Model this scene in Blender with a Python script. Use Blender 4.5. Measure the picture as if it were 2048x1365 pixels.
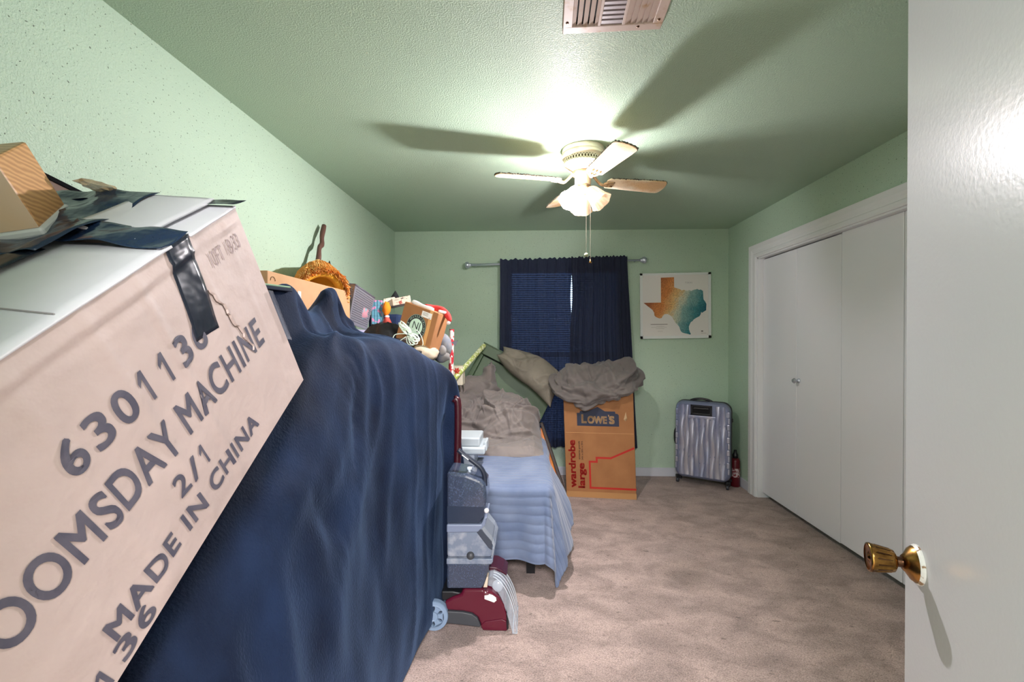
import bpy, bmesh, math, random
import numpy as np
from math import sin, cos, pi, radians, sqrt, atan2, atan, exp
from mathutils import Vector, Matrix, noise, Euler

random.seed(7)
SC = bpy.context.scene
COL = SC.collection
for o in list(bpy.data.objects):
    bpy.data.objects.remove(o)

# ------------------------------------------------------------------ camera, world, light, exposure
FPX, CX, CY, EYE = 890.0, 1024.0, 682.5, 1.365
YAW, PITCH = atan(34 / FPX), atan(5.5 / FPX)
cam = bpy.data.cameras.new('camera')
cam.sensor_width = 36.0
cam.lens = FPX / 2048 * 36.0
cam.clip_start = 0.02
cam_o = bpy.data.objects.new('camera', cam)
COL.objects.link(cam_o)
cam_o.location = (0, 0, EYE)
cam_o.rotation_euler = (pi / 2 - PITCH, 0, YAW)
SC.camera = cam_o

SC.view_settings.view_transform = 'Standard'
SC.view_settings.look = 'None'
SC.view_settings.exposure = 0.54
SC.view_settings.gamma = 1.0
SC.view_settings.use_curve_mapping = False
SC.cycles.max_bounces = 10
SC.cycles.diffuse_bounces = 6
SC.cycles.transparent_max_bounces = 24
SC.cycles.sample_clamp_indirect = 6.0

world = bpy.data.worlds.new('daylight')
SC.world = world
world.use_nodes = True
world.node_tree.nodes['Background'].inputs[0].default_value = (0.62, 0.80, 1.0, 1)
world.node_tree.nodes['Background'].inputs[1].default_value = 2.6

def lamp(name, kind, loc, energy, color=(1, 1, 1), size=0.05, rot=None, size_y=None):
    l = bpy.data.lights.new(name, kind)
    l.energy = energy
    l.color = color
    if kind == 'AREA':
        l.size = size
        if size_y:
            l.shape = 'RECTANGLE'
            l.size_y = size_y
    else:
        l.shadow_soft_size = size
    o = bpy.data.objects.new(name, l)
    COL.objects.link(o)
    o.location = loc
    if rot:
        o.rotation_euler = rot
    return o

BULB_W = 96.0
HALL_FILL_W = 230.0
lamp('hall_fill_light', 'AREA', (0.10, -1.35, 2.36), HALL_FILL_W, (0.985, 0.95, 1.0), 0.9)  # added fill light without a fixture, brightens the room through the doorway

# ------------------------------------------------------------------ pixel -> world helper (2048x1365 frame)
_fw = np.array([-sin(YAW) * cos(PITCH), cos(YAW) * cos(PITCH), -sin(PITCH)])
_rt = np.array([cos(YAW), sin(YAW), 0.0])
_up = np.cross(_rt, _fw)
_C = np.array([0, 0, EYE])
def _ray(px, py):
    return _fw + _rt * (px - CX) / FPX - _up * (py - CY) / FPX
def at(px, py, Y):
    r = _ray(px, py)
    return Vector(_C + r * (Y / r[1]))
def onX(px, py, X):
    r = _ray(px, py)
    return Vector(_C + r * (X / r[0]))
def onZ(px, py, Z):
    r = _ray(px, py)
    return Vector(_C + r * ((Z - EYE) / r[2]))

# ------------------------------------------------------------------ materials
def lin(c):
    out = []
    for x in c[:3]:
        x = x / 255.0
        out.append(x / 12.92 if x <= 0.04045 else ((x + 0.055) / 1.055) ** 2.4)
    return (*out, 1.0)

def mat(name, rgb, rough=0.5, metal=0.0, bump=None, var=None, spec=0.5, sheen=0.0, sheen_tint=(255, 255, 255),
        trans=0.0, alpha=1.0, ior=1.45, bump_dist=0.002, coat=0.0, aniso=None):
    """bump=(scale, strength[, detail]); var=(scale, rgb2, lo, hi[, detail]) mixes rgb->rgb2 by noise"""
    m = bpy.data.materials.new(name)
    m.use_nodes = True
    nt = m.node_tree
    b = nt.nodes['Principled BSDF']
    b.inputs['Base Color'].default_value = lin(rgb)
    b.inputs['Roughness'].default_value = rough
    b.inputs['Metallic'].default_value = metal
    b.inputs['Specular IOR Level'].default_value = spec
    b.inputs['Sheen Weight'].default_value = sheen
    b.inputs['Sheen Tint'].default_value = lin(sheen_tint)
    b.inputs['Transmission Weight'].default_value = trans
    b.inputs['Alpha'].default_value = alpha
    b.inputs['IOR'].default_value = ior
    b.inputs['Coat Weight'].default_value = coat
    tc = nt.nodes.new('ShaderNodeTexCoord')
    mp = nt.nodes.new('ShaderNodeMapping')
    nt.links.new(tc.outputs['Object'], mp.inputs[0])
    if aniso:
        mp.inputs['Scale'].default_value = aniso
    if var:
        n = nt.nodes.new('ShaderNodeTexNoise')
        n.inputs['Scale'].default_value = var[0]
        n.inputs['Detail'].default_value = var[4] if len(var) > 4 else 4
        r = nt.nodes.new('ShaderNodeValToRGB')
        r.color_ramp.elements[0].position = var[2]
        r.color_ramp.elements[1].position = var[3]
        r.color_ramp.elements[0].color = lin(rgb)
        r.color_ramp.elements[1].color = lin(var[1])
        nt.links.new(mp.outputs[0], n.inputs['Vector'])
        nt.links.new(n.outputs['Fac'], r.inputs[0])
        nt.links.new(r.outputs[0], b.inputs['Base Color'])
    if bump:
        n = nt.nodes.new('ShaderNodeTexNoise')
        n.inputs['Scale'].default_value = bump[0]
        n.inputs['Detail'].default_value = bump[2] if len(bump) > 2 else 3
        bp = nt.nodes.new('ShaderNodeBump')
        bp.inputs['Strength'].default_value = bump[1]
        bp.inputs['Distance'].default_value = bump_dist
        nt.links.new(mp.outputs[0], n.inputs['Vector'])
        nt.links.new(n.outputs['Fac'], bp.inputs['Height'])
        nt.links.new(bp.outputs[0], b.inputs['Normal'])
    return m

def texture_paint(name, rgb, lo, hi, scale, strength, dist, rough=0.55, fleck=None):
    """painted wall / ceiling with sprayed drywall texture: flattened blobs in the relief"""
    m = mat(name, rgb, rough)
    nt = m.node_tree
    b = nt.nodes['Principled BSDF']
    tc = nt.nodes.new('ShaderNodeTexCoord')
    n = nt.nodes.new('ShaderNodeTexNoise')
    n.inputs['Scale'].default_value = scale
    n.inputs['Detail'].default_value = 2.5
    n.inputs['Roughness'].default_value = 0.55
    r = nt.nodes.new('ShaderNodeValToRGB')
    r.color_ramp.elements[0].position = lo
    r.color_ramp.elements[1].position = hi
    nt.links.new(tc.outputs['Object'], n.inputs['Vector'])
    nt.links.new(n.outputs['Fac'], r.inputs[0])
    bp = nt.nodes.new('ShaderNodeBump')
    bp.inputs['Strength'].default_value = strength
    bp.inputs['Distance'].default_value = dist
    nt.links.new(r.outputs[0], bp.inputs['Height'])
    nt.links.new(bp.outputs[0], b.inputs['Normal'])
    if fleck:
        n2 = nt.nodes.new('ShaderNodeTexNoise')
        n2.inputs['Scale'].default_value = fleck[0]
        n2.inputs['Detail'].default_value = 1.0
        r2 = nt.nodes.new('ShaderNodeValToRGB')
        r2.color_ramp.elements[0].position = fleck[1]
        r2.color_ramp.elements[1].position = fleck[2]
        r2.color_ramp.elements[0].color = lin(rgb)
        r2.color_ramp.elements[1].color = lin(fleck[3])
        nt.links.new(tc.outputs['Object'], n2.inputs['Vector'])
        nt.links.new(n2.outputs['Fac'], r2.inputs[0])
        nt.links.new(r2.outputs[0], b.inputs['Base Color'])
    return m

def wood(name, c1, c2, scale=6.0, dist=3.0, rough=0.45, axis='X', sc=(1, 1, 1), rings=False):
    m = mat(name, c1, rough)
    nt = m.node_tree
    b = nt.nodes['Principled BSDF']
    tc = nt.nodes.new('ShaderNodeTexCoord')
    mp = nt.nodes.new('ShaderNodeMapping')
    mp.inputs['Scale'].default_value = sc
    w = nt.nodes.new('ShaderNodeTexWave')
    if rings:
        w.wave_type = 'RINGS'
    else:
        w.bands_direction = axis
    w.inputs['Scale'].default_value = scale
    w.inputs['Distortion'].default_value = dist
    w.inputs['Detail'].default_value = 3
    r = nt.nodes.new('ShaderNodeValToRGB')
    r.color_ramp.elements[0].color = lin(c1)
    r.color_ramp.elements[1].color = lin(c2)
    nt.links.new(tc.outputs['Object'], mp.inputs[0])
    nt.links.new(mp.outputs[0], w.inputs['Vector'])
    nt.links.new(w.outputs['Fac'], r.inputs[0])
    nt.links.new(r.outputs[0], b.inputs['Base Color'])
    return m

def emis(name, rgb, strength):
    m = bpy.data.materials.new(name)
    m.use_nodes = True
    nt = m.node_tree
    nt.nodes.remove(nt.nodes['Principled BSDF'])
    e = nt.nodes.new('ShaderNodeEmission')
    e.inputs[0].default_value = lin(rgb)
    e.inputs[1].default_value = strength
    t = nt.nodes.new('ShaderNodeBsdfTransparent')
    a = nt.nodes.new('ShaderNodeAddShader')
    nt.links.new(e.outputs[0], a.inputs[0])
    nt.links.new(t.outputs[0], a.inputs[1])
    nt.links.new(a.outputs[0], nt.nodes['Material Output'].inputs[0])
    return m

def mixsheer(name, rgb, translucent, clear, rough=0.6, clear_rgb=(255, 255, 255), gloss=0.0, bump=None):
    """thin cloth / frosted glass: principled + translucent, with a share of clear weave"""
    m = mat(name, rgb, rough, bump=bump)
    nt = m.node_tree
    b = nt.nodes['Principled BSDF']
    tl = nt.nodes.new('ShaderNodeBsdfTranslucent')
    tl.inputs[0].default_value = lin(rgb)
    tp = nt.nodes.new('ShaderNodeBsdfTransparent')
    tp.inputs[0].default_value = lin(clear_rgb)
    m1 = nt.nodes.new('ShaderNodeMixShader')
    m1.inputs[0].default_value = translucent
    m2 = nt.nodes.new('ShaderNodeMixShader')
    m2.inputs[0].default_value = clear
    nt.links.new(b.outputs[0], m1.inputs[1])
    nt.links.new(tl.outputs[0], m1.inputs[2])
    nt.links.new(m1.outputs[0], m2.inputs[1])
    nt.links.new(tp.outputs[0], m2.inputs[2])
    nt.links.new(m2.outputs[0], nt.nodes['Material Output'].inputs[0])
    return m

WALL = (178, 200, 178)
M = {}
M['wall'] = texture_paint('green_wall_paint', WALL, 0.44, 0.60, 150, 0.34, 0.003, 0.5, fleck=(120, 0.69, 0.73, (96, 108, 92)))
M['ceil'] = texture_paint('green_ceiling_paint', (170, 192, 170), 0.46, 0.60, 170, 0.5, 0.0035, 0.5)
M['white'] = mat('white_gloss_paint', (214, 214, 216), 0.28, bump=(300, 0.05, 2))
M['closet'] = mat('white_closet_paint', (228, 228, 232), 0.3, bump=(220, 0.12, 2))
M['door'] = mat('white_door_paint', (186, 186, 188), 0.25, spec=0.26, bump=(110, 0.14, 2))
M['trim'] = mat('white_trim_paint', (226, 226, 227), 0.35)
M['base'] = mat('baseboard_paint', (196, 198, 206), 0.4)
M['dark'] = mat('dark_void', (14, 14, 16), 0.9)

def carpet_mat():
    m = mat('beige_carpet', (186, 162, 148), 0.95, spec=0.1)
    nt = m.node_tree
    b = nt.nodes['Principled BSDF']
    b.inputs['Sheen Weight'].default_value = 0.15
    tc = nt.nodes.new('ShaderNodeTexCoord')
    def nz(scale, detail, stretch=(1, 1, 1), rough=0.5, dist=0.0):
        mp = nt.nodes.new('ShaderNodeMapping')
        mp.inputs['Scale'].default_value = stretch
        mp.inputs['Rotation'].default_value = (0, 0, 0.5)
        n = nt.nodes.new('ShaderNodeTexNoise')
        n.inputs['Scale'].default_value = scale
        n.inputs['Detail'].default_value = detail
        n.inputs['Roughness'].default_value = rough
        n.inputs['Distortion'].default_value = dist
        nt.links.new(tc.outputs['Object'], mp.inputs[0])
        nt.links.new(mp.outputs[0], n.inputs['Vector'])
        return n
    def ramp(a, lo, hi, c1, c2):
        r = nt.nodes.new('ShaderNodeValToRGB')
        r.color_ramp.elements[0].position = lo
        r.color_ramp.elements[1].position = hi
        r.color_ramp.elements[0].color = (c1, c1, c1, 1)
        r.color_ramp.elements[1].color = (c2, c2, c2, 1)
        nt.links.new(a.outputs['Fac'], r.inputs[0])
        return r
    patches = ramp(nz(4.6, 6, (1.0, 1.6, 1), 0.62, 0.5), 0.35, 0.62, 0.64, 1.04)
    tuft = ramp(nz(150, 3, (1.0, 1.8, 1)), 0.36, 0.6, 0.55, 1.06)
    clump = ramp(nz(42, 4, (1.0, 2.2, 1), 0.6), 0.30, 0.5, 0.72, 1.0)
    specks = ramp(nz(16, 2, (1.2, 2.0, 1)), 0.27, 0.32, 0.55, 1.0)
    def mul(a, bb):
        x = nt.nodes.new('ShaderNodeMix')
        x.data_type = 'RGBA'
        x.blend_type = 'MULTIPLY'
        x.inputs[0].default_value = 1.0
        nt.links.new(a, x.inputs[6])
        nt.links.new(bb, x.inputs[7])
        return x.outputs[2]
    c = nt.nodes.new('ShaderNodeRGB')
    c.outputs[0].default_value = lin((186, 163, 153))
    o = mul(mul(mul(mul(c.outputs[0], patches.outputs[0]), tuft.outputs[0]), clump.outputs[0]), specks.outputs[0])
    nt.links.new(o, b.inputs['Base Color'])
    bp = nt.nodes.new('ShaderNodeBump')
    bp.inputs['Strength'].default_value = 0.9
    bp.inputs['Distance'].default_value = 0.006
    nb = nz(160, 4)
    nt.links.new(nb.outputs['Fac'], bp.inputs['Height'])
    nt.links.new(bp.outputs[0], b.inputs['Normal'])
    return m
M['carpet'] = carpet_mat()
M['card'] = mat('brown_cardboard', (158, 108, 66), 0.75, var=(7, (146, 98, 58), 0.35, 0.7), bump=(60, 0.15))
M['card_light'] = mat('tan_cardboard', (196, 152, 112), 0.75, var=(8, (184, 140, 98), 0.35, 0.7))
M['card_dark'] = mat('cardboard_shaded_side', (168, 122, 76), 0.8)
M['red_ink'] = mat('red_ink', (176, 34, 22), 0.6)
M['navy_ink'] = mat('navy_ink', (38, 44, 66), 0.6)
M['black_ink'] = mat('black_ink', (36, 36, 40), 0.6)
M['grey_ink'] = mat('grey_print', (74, 72, 86), 0.7, var=(30, (90, 86, 98), 0.4, 0.7))
M['faint_ink'] = mat('faint_print', (150, 132, 132), 0.7)
M['black_tape'] = mat('black_tape', (28, 34, 46), 0.25, bump=(9, 0.5, 3), bump_dist=0.02, spec=0.6)
M['tape_sky_tint'] = mat('black_tape_sky_tint', (28, 44, 70), 0.22, bump=(12, 0.6, 3), bump_dist=0.02, spec=0.7)  # black tape with a bluish sky reflection put into its colour
M['brass'] = mat('worn_brass', (158, 118, 62), 0.26, 1.0, var=(45, (96, 66, 34), 0.42, 0.68), bump=(90, 0.08))
M['bronze'] = mat('dark_bronze', (92, 66, 48), 0.3, 1.0)
M['chrome'] = mat('brushed_steel', (206, 212, 224), 0.32, 0.75)
M['black'] = mat('black_plastic', (26, 27, 30), 0.35)
M['black_cloth'] = mat('black_fabric', (26, 26, 30), 0.9, bump=(40, 0.3))
M['cream_metal'] = mat('cream_fan_metal', (226, 214, 192), 0.35, var=(18, (206, 186, 150), 0.5, 0.75))

# ------------------------------------------------------------------ mesh building
WORLD = {}
class MB:
    def __init__(s):
        s.v = []
        s.f = []
    def add(s, vs, fs):
        b = len(s.v)
        s.v += [tuple(x) for x in vs]
        s.f += [tuple(i + b for i in f) for f in fs]
        return s
    def box(s, c, d, R=None):
        vs = [Vector((x * d[0] / 2, y * d[1] / 2, z * d[2] / 2)) for x in (-1, 1) for y in (-1, 1) for z in (-1, 1)]
        if R is not None:
            vs = [R @ x for x in vs]
        c = Vector(c)
        return s.add([x + c for x in vs], [(0, 1, 3, 2), (4, 6, 7, 5), (0, 4, 5, 1), (2, 3, 7, 6), (0, 2, 6, 4), (1, 5, 7, 3)])
    def span(s, lo, hi):
        return s.box([(a + b) / 2 for a, b in zip(lo, hi)], [abs(b - a) for a, b in zip(lo, hi)])
    def obox(s, O, a, b, c):
        O, a, b, c = Vector(O), Vector(a), Vector(b), Vector(c)
        vs = [O + a * i + b * j + c * k for i in (0, 1) for j in (0, 1) for k in (0, 1)]
        return s.add(vs, [(0, 1, 3, 2), (4, 6, 7, 5), (0, 4, 5, 1), (2, 3, 7, 6), (0, 2, 6, 4), (1, 5, 7, 3)])
    def prism(s, pts, vec):
        n = len(pts)
        vec = Vector(vec)
        pts = [Vector(p) for p in pts]
        return s.add(pts + [p + vec for p in pts],
                     [tuple(range(n)), tuple(range(2 * n - 1, n - 1, -1))] + [(i, (i + 1) % n, n + (i + 1) % n, n + i) for i in range(n)])
    def tube(s, path, r, n=8, cap=True, closed=False):
        path = [Vector(p) for p in path]
        m = len(path)
        vs, fs = [], []
        prev = None
        for i, p in enumerate(path):
            if closed:
                t = path[(i + 1) % m] - path[i - 1]
            else:
                t = path[min(i + 1, m - 1)] - path[max(i - 1, 0)]
            t.normalize()
            if prev is None:
                a = t.orthogonal().normalized()
            else:
                a = (prev - t * prev.dot(t))
                a = a.normalized() if a.length > 1e-6 else t.orthogonal().normalized()
            prev = a
            b = t.cross(a)
            rr = r(i / max(1, m - 1)) if callable(r) else r
            vs += [p + (a * cos(2 * pi * k / n) + b * sin(2 * pi * k / n)) * rr for k in range(n)]
        for i in range(m if closed else m - 1):
            j = (i + 1) % m
            fs += [(i * n + k, i * n + (k + 1) % n, j * n + (k + 1) % n, j * n + k) for k in range(n)]
        if cap and not closed:
            fs += [tuple(range(n - 1, -1, -1)), tuple((m - 1) * n + k for k in range(n))]
        return s.add(vs, fs)
    def lathe(s, prof, O=(0, 0, 0), axis=(0, 0, 1), n=24, rfun=None):
        ax = Vector(axis).normalized()
        a = ax.orthogonal().normalized()
        b = ax.cross(a)
        O = Vector(O)
        vs, fs = [], []
        for (r, h) in prof:
            for k in range(n):
                an = 2 * pi * k / n
                rr = r * (rfun(an, h) if rfun else 1)
                vs.append(O + ax * h + (a * cos(an) + b * sin(an)) * rr)
        for i in range(len(prof) - 1):
            fs += [(i * n + k, i * n + (k + 1) % n, (i + 1) * n + (k + 1) % n, (i + 1) * n + k) for k in range(n)]
        if prof[0][0] > 1e-5 and prof[0][0] < 1e3:
            pass
        return s.add(vs, fs)
    def ell(s, c, r, R=None, nu=20, nv=12, disp=None):
        c = Vector(c)
        vs, fs = [], []
        for j in range(nv + 1):
            th = pi * j / nv
            for i in range(nu):
                ph = 2 * pi * i / nu
                d = Vector((sin(th) * cos(ph), sin(th) * sin(ph), cos(th)))
                p = Vector((d.x * r[0], d.y * r[1], d.z * r[2]))
                if disp:
                    p = disp(d, p)
                if R is not None:
                    p = R @ p
                vs.append(p + c)
        for j in range(nv):
            for i in range(nu):
                fs.append((j * nu + i, j * nu + (i + 1) % nu, (j + 1) * nu + (i + 1) % nu, (j + 1) * nu + i))
        return s.add(vs, fs)
    def grid(s, P):
        nu, nv = len(P), len(P[0])
        vs = [p for row in P for p in row]
        return s.add(vs, [(i * nv + j, i * nv + j + 1, (i + 1) * nv + j + 1, (i + 1) * nv + j) for i in range(nu - 1) for j in range(nv - 1)])
    def build(s, name, m, parent=None, smooth=False, bev=0.0, thick=0.0, sub=0, loc=None, seg=2):
        vs = [Vector(v) for v in s.v]
        if parent is not None:
            W = WORLD[parent.name]
            inv = W.inverted()
            vs = [inv @ v for v in vs]
            L = Matrix.Identity(4)
        else:
            if loc is None:
                lo = [min(v[k] for v in vs) for k in range(3)]
                hi = [max(v[k] for v in vs) for k in range(3)]
                loc = Vector(((lo[0] + hi[0]) / 2, (lo[1] + hi[1]) / 2, lo[2]))
            loc = Vector(loc)
            vs = [v - loc for v in vs]
            W = Matrix.Translation(loc)
        me = bpy.data.meshes.new(name)
        me.from_pydata([tuple(v) for v in vs], [], s.f)
        bm = bmesh.new()
        bm.from_mesh(me)
        bmesh.ops.remove_doubles(bm, verts=bm.verts, dist=1e-6)
        bmesh.ops.recalc_face_normals(bm, faces=bm.faces)
        bm.to_mesh(me)
        bm.free()
        if smooth:
            me.polygons.foreach_set('use_smooth', [True] * len(me.polygons))
        me.materials.append(m)
        o = bpy.data.objects.new(name, me)
        COL.objects.link(o)
        if parent is not None:
            o.parent = parent
        else:
            o.location = loc
        WORLD[o.name] = W
        if bev:
            b = o.modifiers.new('bevel', 'BEVEL')
            b.width = bev
            b.segments = seg
            b.limit_method = 'ANGLE'
            b.angle_limit = radians(40)
        if thick:
            t = o.modifiers.new('thickness', 'SOLIDIFY')
            t.thickness = thick
            t.offset = 0
        if sub:
            t = o.modifiers.new('sub', 'SUBSURF')
            t.levels = t.render_levels = sub
        return o

def thing(name, label, cat, loc, group=None, rz=0.0):
    o = bpy.data.objects.new(name, None)
    COL.objects.link(o)
    o.location = loc
    o.rotation_euler = (0, 0, rz)
    o['label'] = label
    o['category'] = cat
    if group:
        o['group'] = group
    WORLD[o.name] = Matrix.Translation(Vector(loc)) @ Matrix.Rotation(rz, 4, 'Z')
    return o
def tag(o, label, cat, group=None):
    o['label'] = label
    o['category'] = cat
    if group:
        o['group'] = group
    return o
def struct(o):
    o['kind'] = 'structure'
    return o
def dup(o, parent, mtx):
    c = o.copy()
    COL.objects.link(c)
    c.parent = parent
    c.matrix_local = mtx
    WORLD[c.name] = WORLD[parent.name] @ mtx
    return c

_txt = {}
def text2d(s, bold=0.0, spacing=1.0):
    k = (s, bold, spacing)
    if k in _txt:
        return _txt[k]
    cu = bpy.data.curves.new('lettering_source', 'FONT')
    cu.body = s
    cu.space_character = spacing
    cu.resolution_u = 6
    ob = bpy.data.objects.new('lettering_source', cu)
    COL.objects.link(ob)
    bpy.context.view_layer.update()
    dg = bpy.context.evaluated_depsgraph_get()
    me = ob.evaluated_get(dg).to_mesh()
    vs0 = [(v.co.x, v.co.y) for v in me.vertices]
    fs0 = [tuple(p.vertices) for p in me.polygons]
    ob.evaluated_get(dg).to_mesh_clear()
    bpy.data.objects.remove(ob)
    bpy.data.curves.remove(cu)
    vs, fs = [], []
    offs_ = [(0, 0)] if bold <= 0 else [(bold * x, bold * y) for x, y in ((1, 1), (-1, 1), (1, -1), (-1, -1), (1, 0), (-1, 0), (0, 1), (0, -1))]
    for ox, oy in offs_:                                # heavier strokes: shifted overlays
        n0 = len(vs)
        vs += [(x + ox, y + oy) for x, y in vs0]
        fs += [tuple(i + n0 for i in f) for f in fs0]
    _txt[k] = (vs, fs)
    return vs, fs
def lettering(mb, s, O, ux, uy, w=None, h=None, bold=0.0, spacing=1.0, slant=0.0, center=False):
    """flat letters fitted in the box O + w*ux + h*uy (ux, uy unit vectors)"""
    vs, fs = text2d(s, bold, spacing)
    xs = [v[0] for v in vs]
    ys = [v[1] for v in vs]
    x0, y0, dx, dy = min(xs), min(ys), max(xs) - min(xs), max(ys) - min(ys)
    sy = (h / dy) if h else w / dx
    sx = (w / dx) if w else sy
    O, ux, uy = Vector(O), Vector(ux), Vector(uy)
    off = dx * sx / 2 if center else 0
    mb.add([O + ux * ((x - x0) * sx - off + slant * (y - y0) * sy) + uy * ((y - y0) * sy) for x, y in vs], fs)
    return mb

def spline(P, n):
    """Catmull-Rom through the control rows P (k, ...) -> n rows"""
    P = np.asarray(P, float)
    k = len(P)
    E = np.concatenate([[2 * P[0] - P[1]], P, [2 * P[-1] - P[-2]]])
    out = []
    for t in np.linspace(0, k - 1, n):
        i = min(int(t), k - 2)
        u = t - i
        a, b, c, d = E[i], E[i + 1], E[i + 2], E[i + 3]
        out.append(0.5 * (2 * b + (c - a) * u + (2 * a - 5 * b + 4 * c - d) * u * u + (3 * b - a - 3 * c + d) * u ** 3))
    return np.array(out)
def path3(pts, n):
    return [Vector(p) for p in spline([tuple(p) for p in pts], n)]

def ridge(p, octs=3):
    """creased-cloth relief in 0..1: sharp crests, soft hollows"""
    a, s, t = 0.0, 1.0, 0.0
    q = Vector(p)
    for _ in range(octs):
        a += s * (1 - abs(noise.noise(q)) * 2.2)
        t += s
        s *= 0.5
        q = q * 2.03 + Vector((3.1, 1.7, 5.2))
    return a / t

def creases(Ua, Va, n, seed, ang, spread, L, w, amp):
    """random cloth folds: soft-edged ridges with a hollow beside them (metres in, metres out)"""
    rnd = random.Random(seed)
    u0, u1, v0, v1 = Ua.min(), Ua.max(), Va.min(), Va.max()
    out = np.zeros_like(Ua)
    for _ in range(n):
        cu, cv = rnd.uniform(u0, u1), rnd.uniform(v0, v1)
        a = radians(rnd.gauss(ang, spread))
        l, ww, h = L * rnd.uniform(0.5, 1.4), w * rnd.uniform(0.6, 1.6), amp * rnd.uniform(0.4, 1.2)
        cur = rnd.uniform(-0.8, 0.8) / l
        du, dv = Ua - cu, Va - cv
        al = du * cos(a) + dv * sin(a)
        pe = -du * sin(a) + dv * cos(a) - cur * al * al
        wa = np.clip(1 - (al / l) ** 2, 0, 1) ** 1.2
        wl = ww * (1 + 0.8 * al / l)
        wl = np.maximum(wl, ww * 0.3)
        out += h * wa * (np.exp(-(pe / wl) ** 2) - 0.55 * np.exp(-((pe - 1.7 * wl) / (1.2 * wl)) ** 2))
    return out

# ================================================================== ROOM
XL, XR, YB, YF, HC = -1.355, 1.957, 4.45, 0.16, 2.44
struct(MB().span((XL - 0.1, -2.2, -0.1), (XR + 0.8, YB + 0.12, 0)).build('floor', M['carpet'], loc=(0, 0, 0)))
struct(MB().span((XL - 0.1, -2.2, HC), (XR + 0.8, YB + 0.12, HC + 0.1)).build('ceiling', M['ceil'], loc=(0, 0, HC)))
struct(MB().span((XL - 0.1, -2.2, 0), (XL, YB + 0.12, HC)).build('wall_left', M['wall'], loc=(XL, 0, 0)))
# back wall with window opening
WX0, WX1, WZ0, WZ1 = -0.22, 0.93, 0.30, 2.07
b = MB()
b.span((XL, YB, 0), (WX0, YB + 0.12, HC)).span((WX1, YB, 0), (XR + 0.8, YB + 0.12, HC))
b.span((WX0, YB, 0), (WX1, YB + 0.12, WZ0)).span((WX0, YB, WZ1), (WX1, YB + 0.12, HC))
struct(b.build('wall_back', M['wall'], loc=(0, YB, 0)))
# right wall with closet opening
CY0, CY1, CZ = 1.96, 3.895, 2.055
b = MB()
b.span((XR, CY1, 0), (XR + 0.12, YB, HC)).span((XR, YF, 0), (XR + 0.12, CY0, HC)).span((XR, CY0, CZ), (XR + 0.12, CY1, HC))
struct(b.build('wall_right', M['wall'], loc=(XR, 0, 0)))
struct(MB().span((XR + 0.7, YF, 0), (XR + 0.8, YB, HC)).build('wall_closet', M['wall'], loc=(XR + 0.7, 0, 0)))
# front wall with the doorway the camera looks through
DX0, DX1 = -0.42, 0.445
b = MB()
b.span((XL, YF - 0.1, 0), (DX0, YF, HC)).span((DX1, YF - 0.1, 0), (XR + 0.12, YF, HC)).span((DX0, YF - 0.1, 2.09), (DX1, YF, HC))
struct(b.build('wall_front', M['wall'], loc=(0, YF, 0)))
# hallway behind the doorway
b = MB()
b.span((XL, -2.2, 0), (XR + 0.8, -2.1, HC)).span((XR + 0.12, -2.1, 0), (XR + 0.2, YF, HC))
struct(b.build('wall_hall', mat('hall_paint', (206, 204, 198), 0.6), loc=(0, -2.1, 0)))

# baseboards
struct(MB().span((XL, YB - 0.014, 0), (XR, YB, 0.085)).build('baseboard_back', M['base'], bev=0.004))
struct(MB().span((XR - 0.014, 4.02, 0), (XR, YB - 0.014, 0.085)).build('baseboard_right', M['base'], bev=0.004))
struct(MB().span((XL, YF, 0), (XL + 0.014, YB - 0.014, 0.085)).build('baseboard_left', M['base'], bev=0.004))

# closet casing: moulded profile, swept round the opening
prof = [(0.0, 0.0), (0.0, 0.012), (0.012, 0.018), (0.03, 0.018), (0.036, 0.013), (0.055, 0.015), (0.075, 0.021), (0.112, 0.021), (0.118, 0.0)]
def casing(name, y_in, y_out_sign, side):
    b = MB()
    if side == 'post':
        pts0 = [(XR - h, y_in + y_out_sign * w, 0) for w, h in prof]
        pts1 = [(XR - h, y_in + y_out_sign * w, CZ + w) for w, h in prof]
    else:
        pts0 = [(XR - h, CY0 - w, CZ + w) for w, h in prof]
        pts1 = [(XR - h, CY1 + w, CZ + w) for w, h in prof]
    n = len(prof)
    b.add(pts0 + pts1, [tuple(range(n)), tuple(range(2 * n - 1, n - 1, -1))] + [(i, (i + 1) % n, n + (i + 1) % n, n + i) for i in range(n)])
    return struct(b.build(name, M['trim']))
casing('trim_1', CY1, 1, 'post')
casing('trim_2', CY0, -1, 'post')
casing('trim_3', 0, 0, 'head')
b = MB()
b.span((XR, CY1 - 0.012, 0), (XR + 0.1, CY1, CZ)).span((XR, CY0, 0), (XR + 0.1, CY0 + 0.012, CZ)).span((XR, CY0, CZ - 0.012), (XR + 0.1, CY1, CZ))
struct(b.build('trim_4', M['trim']))
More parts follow.
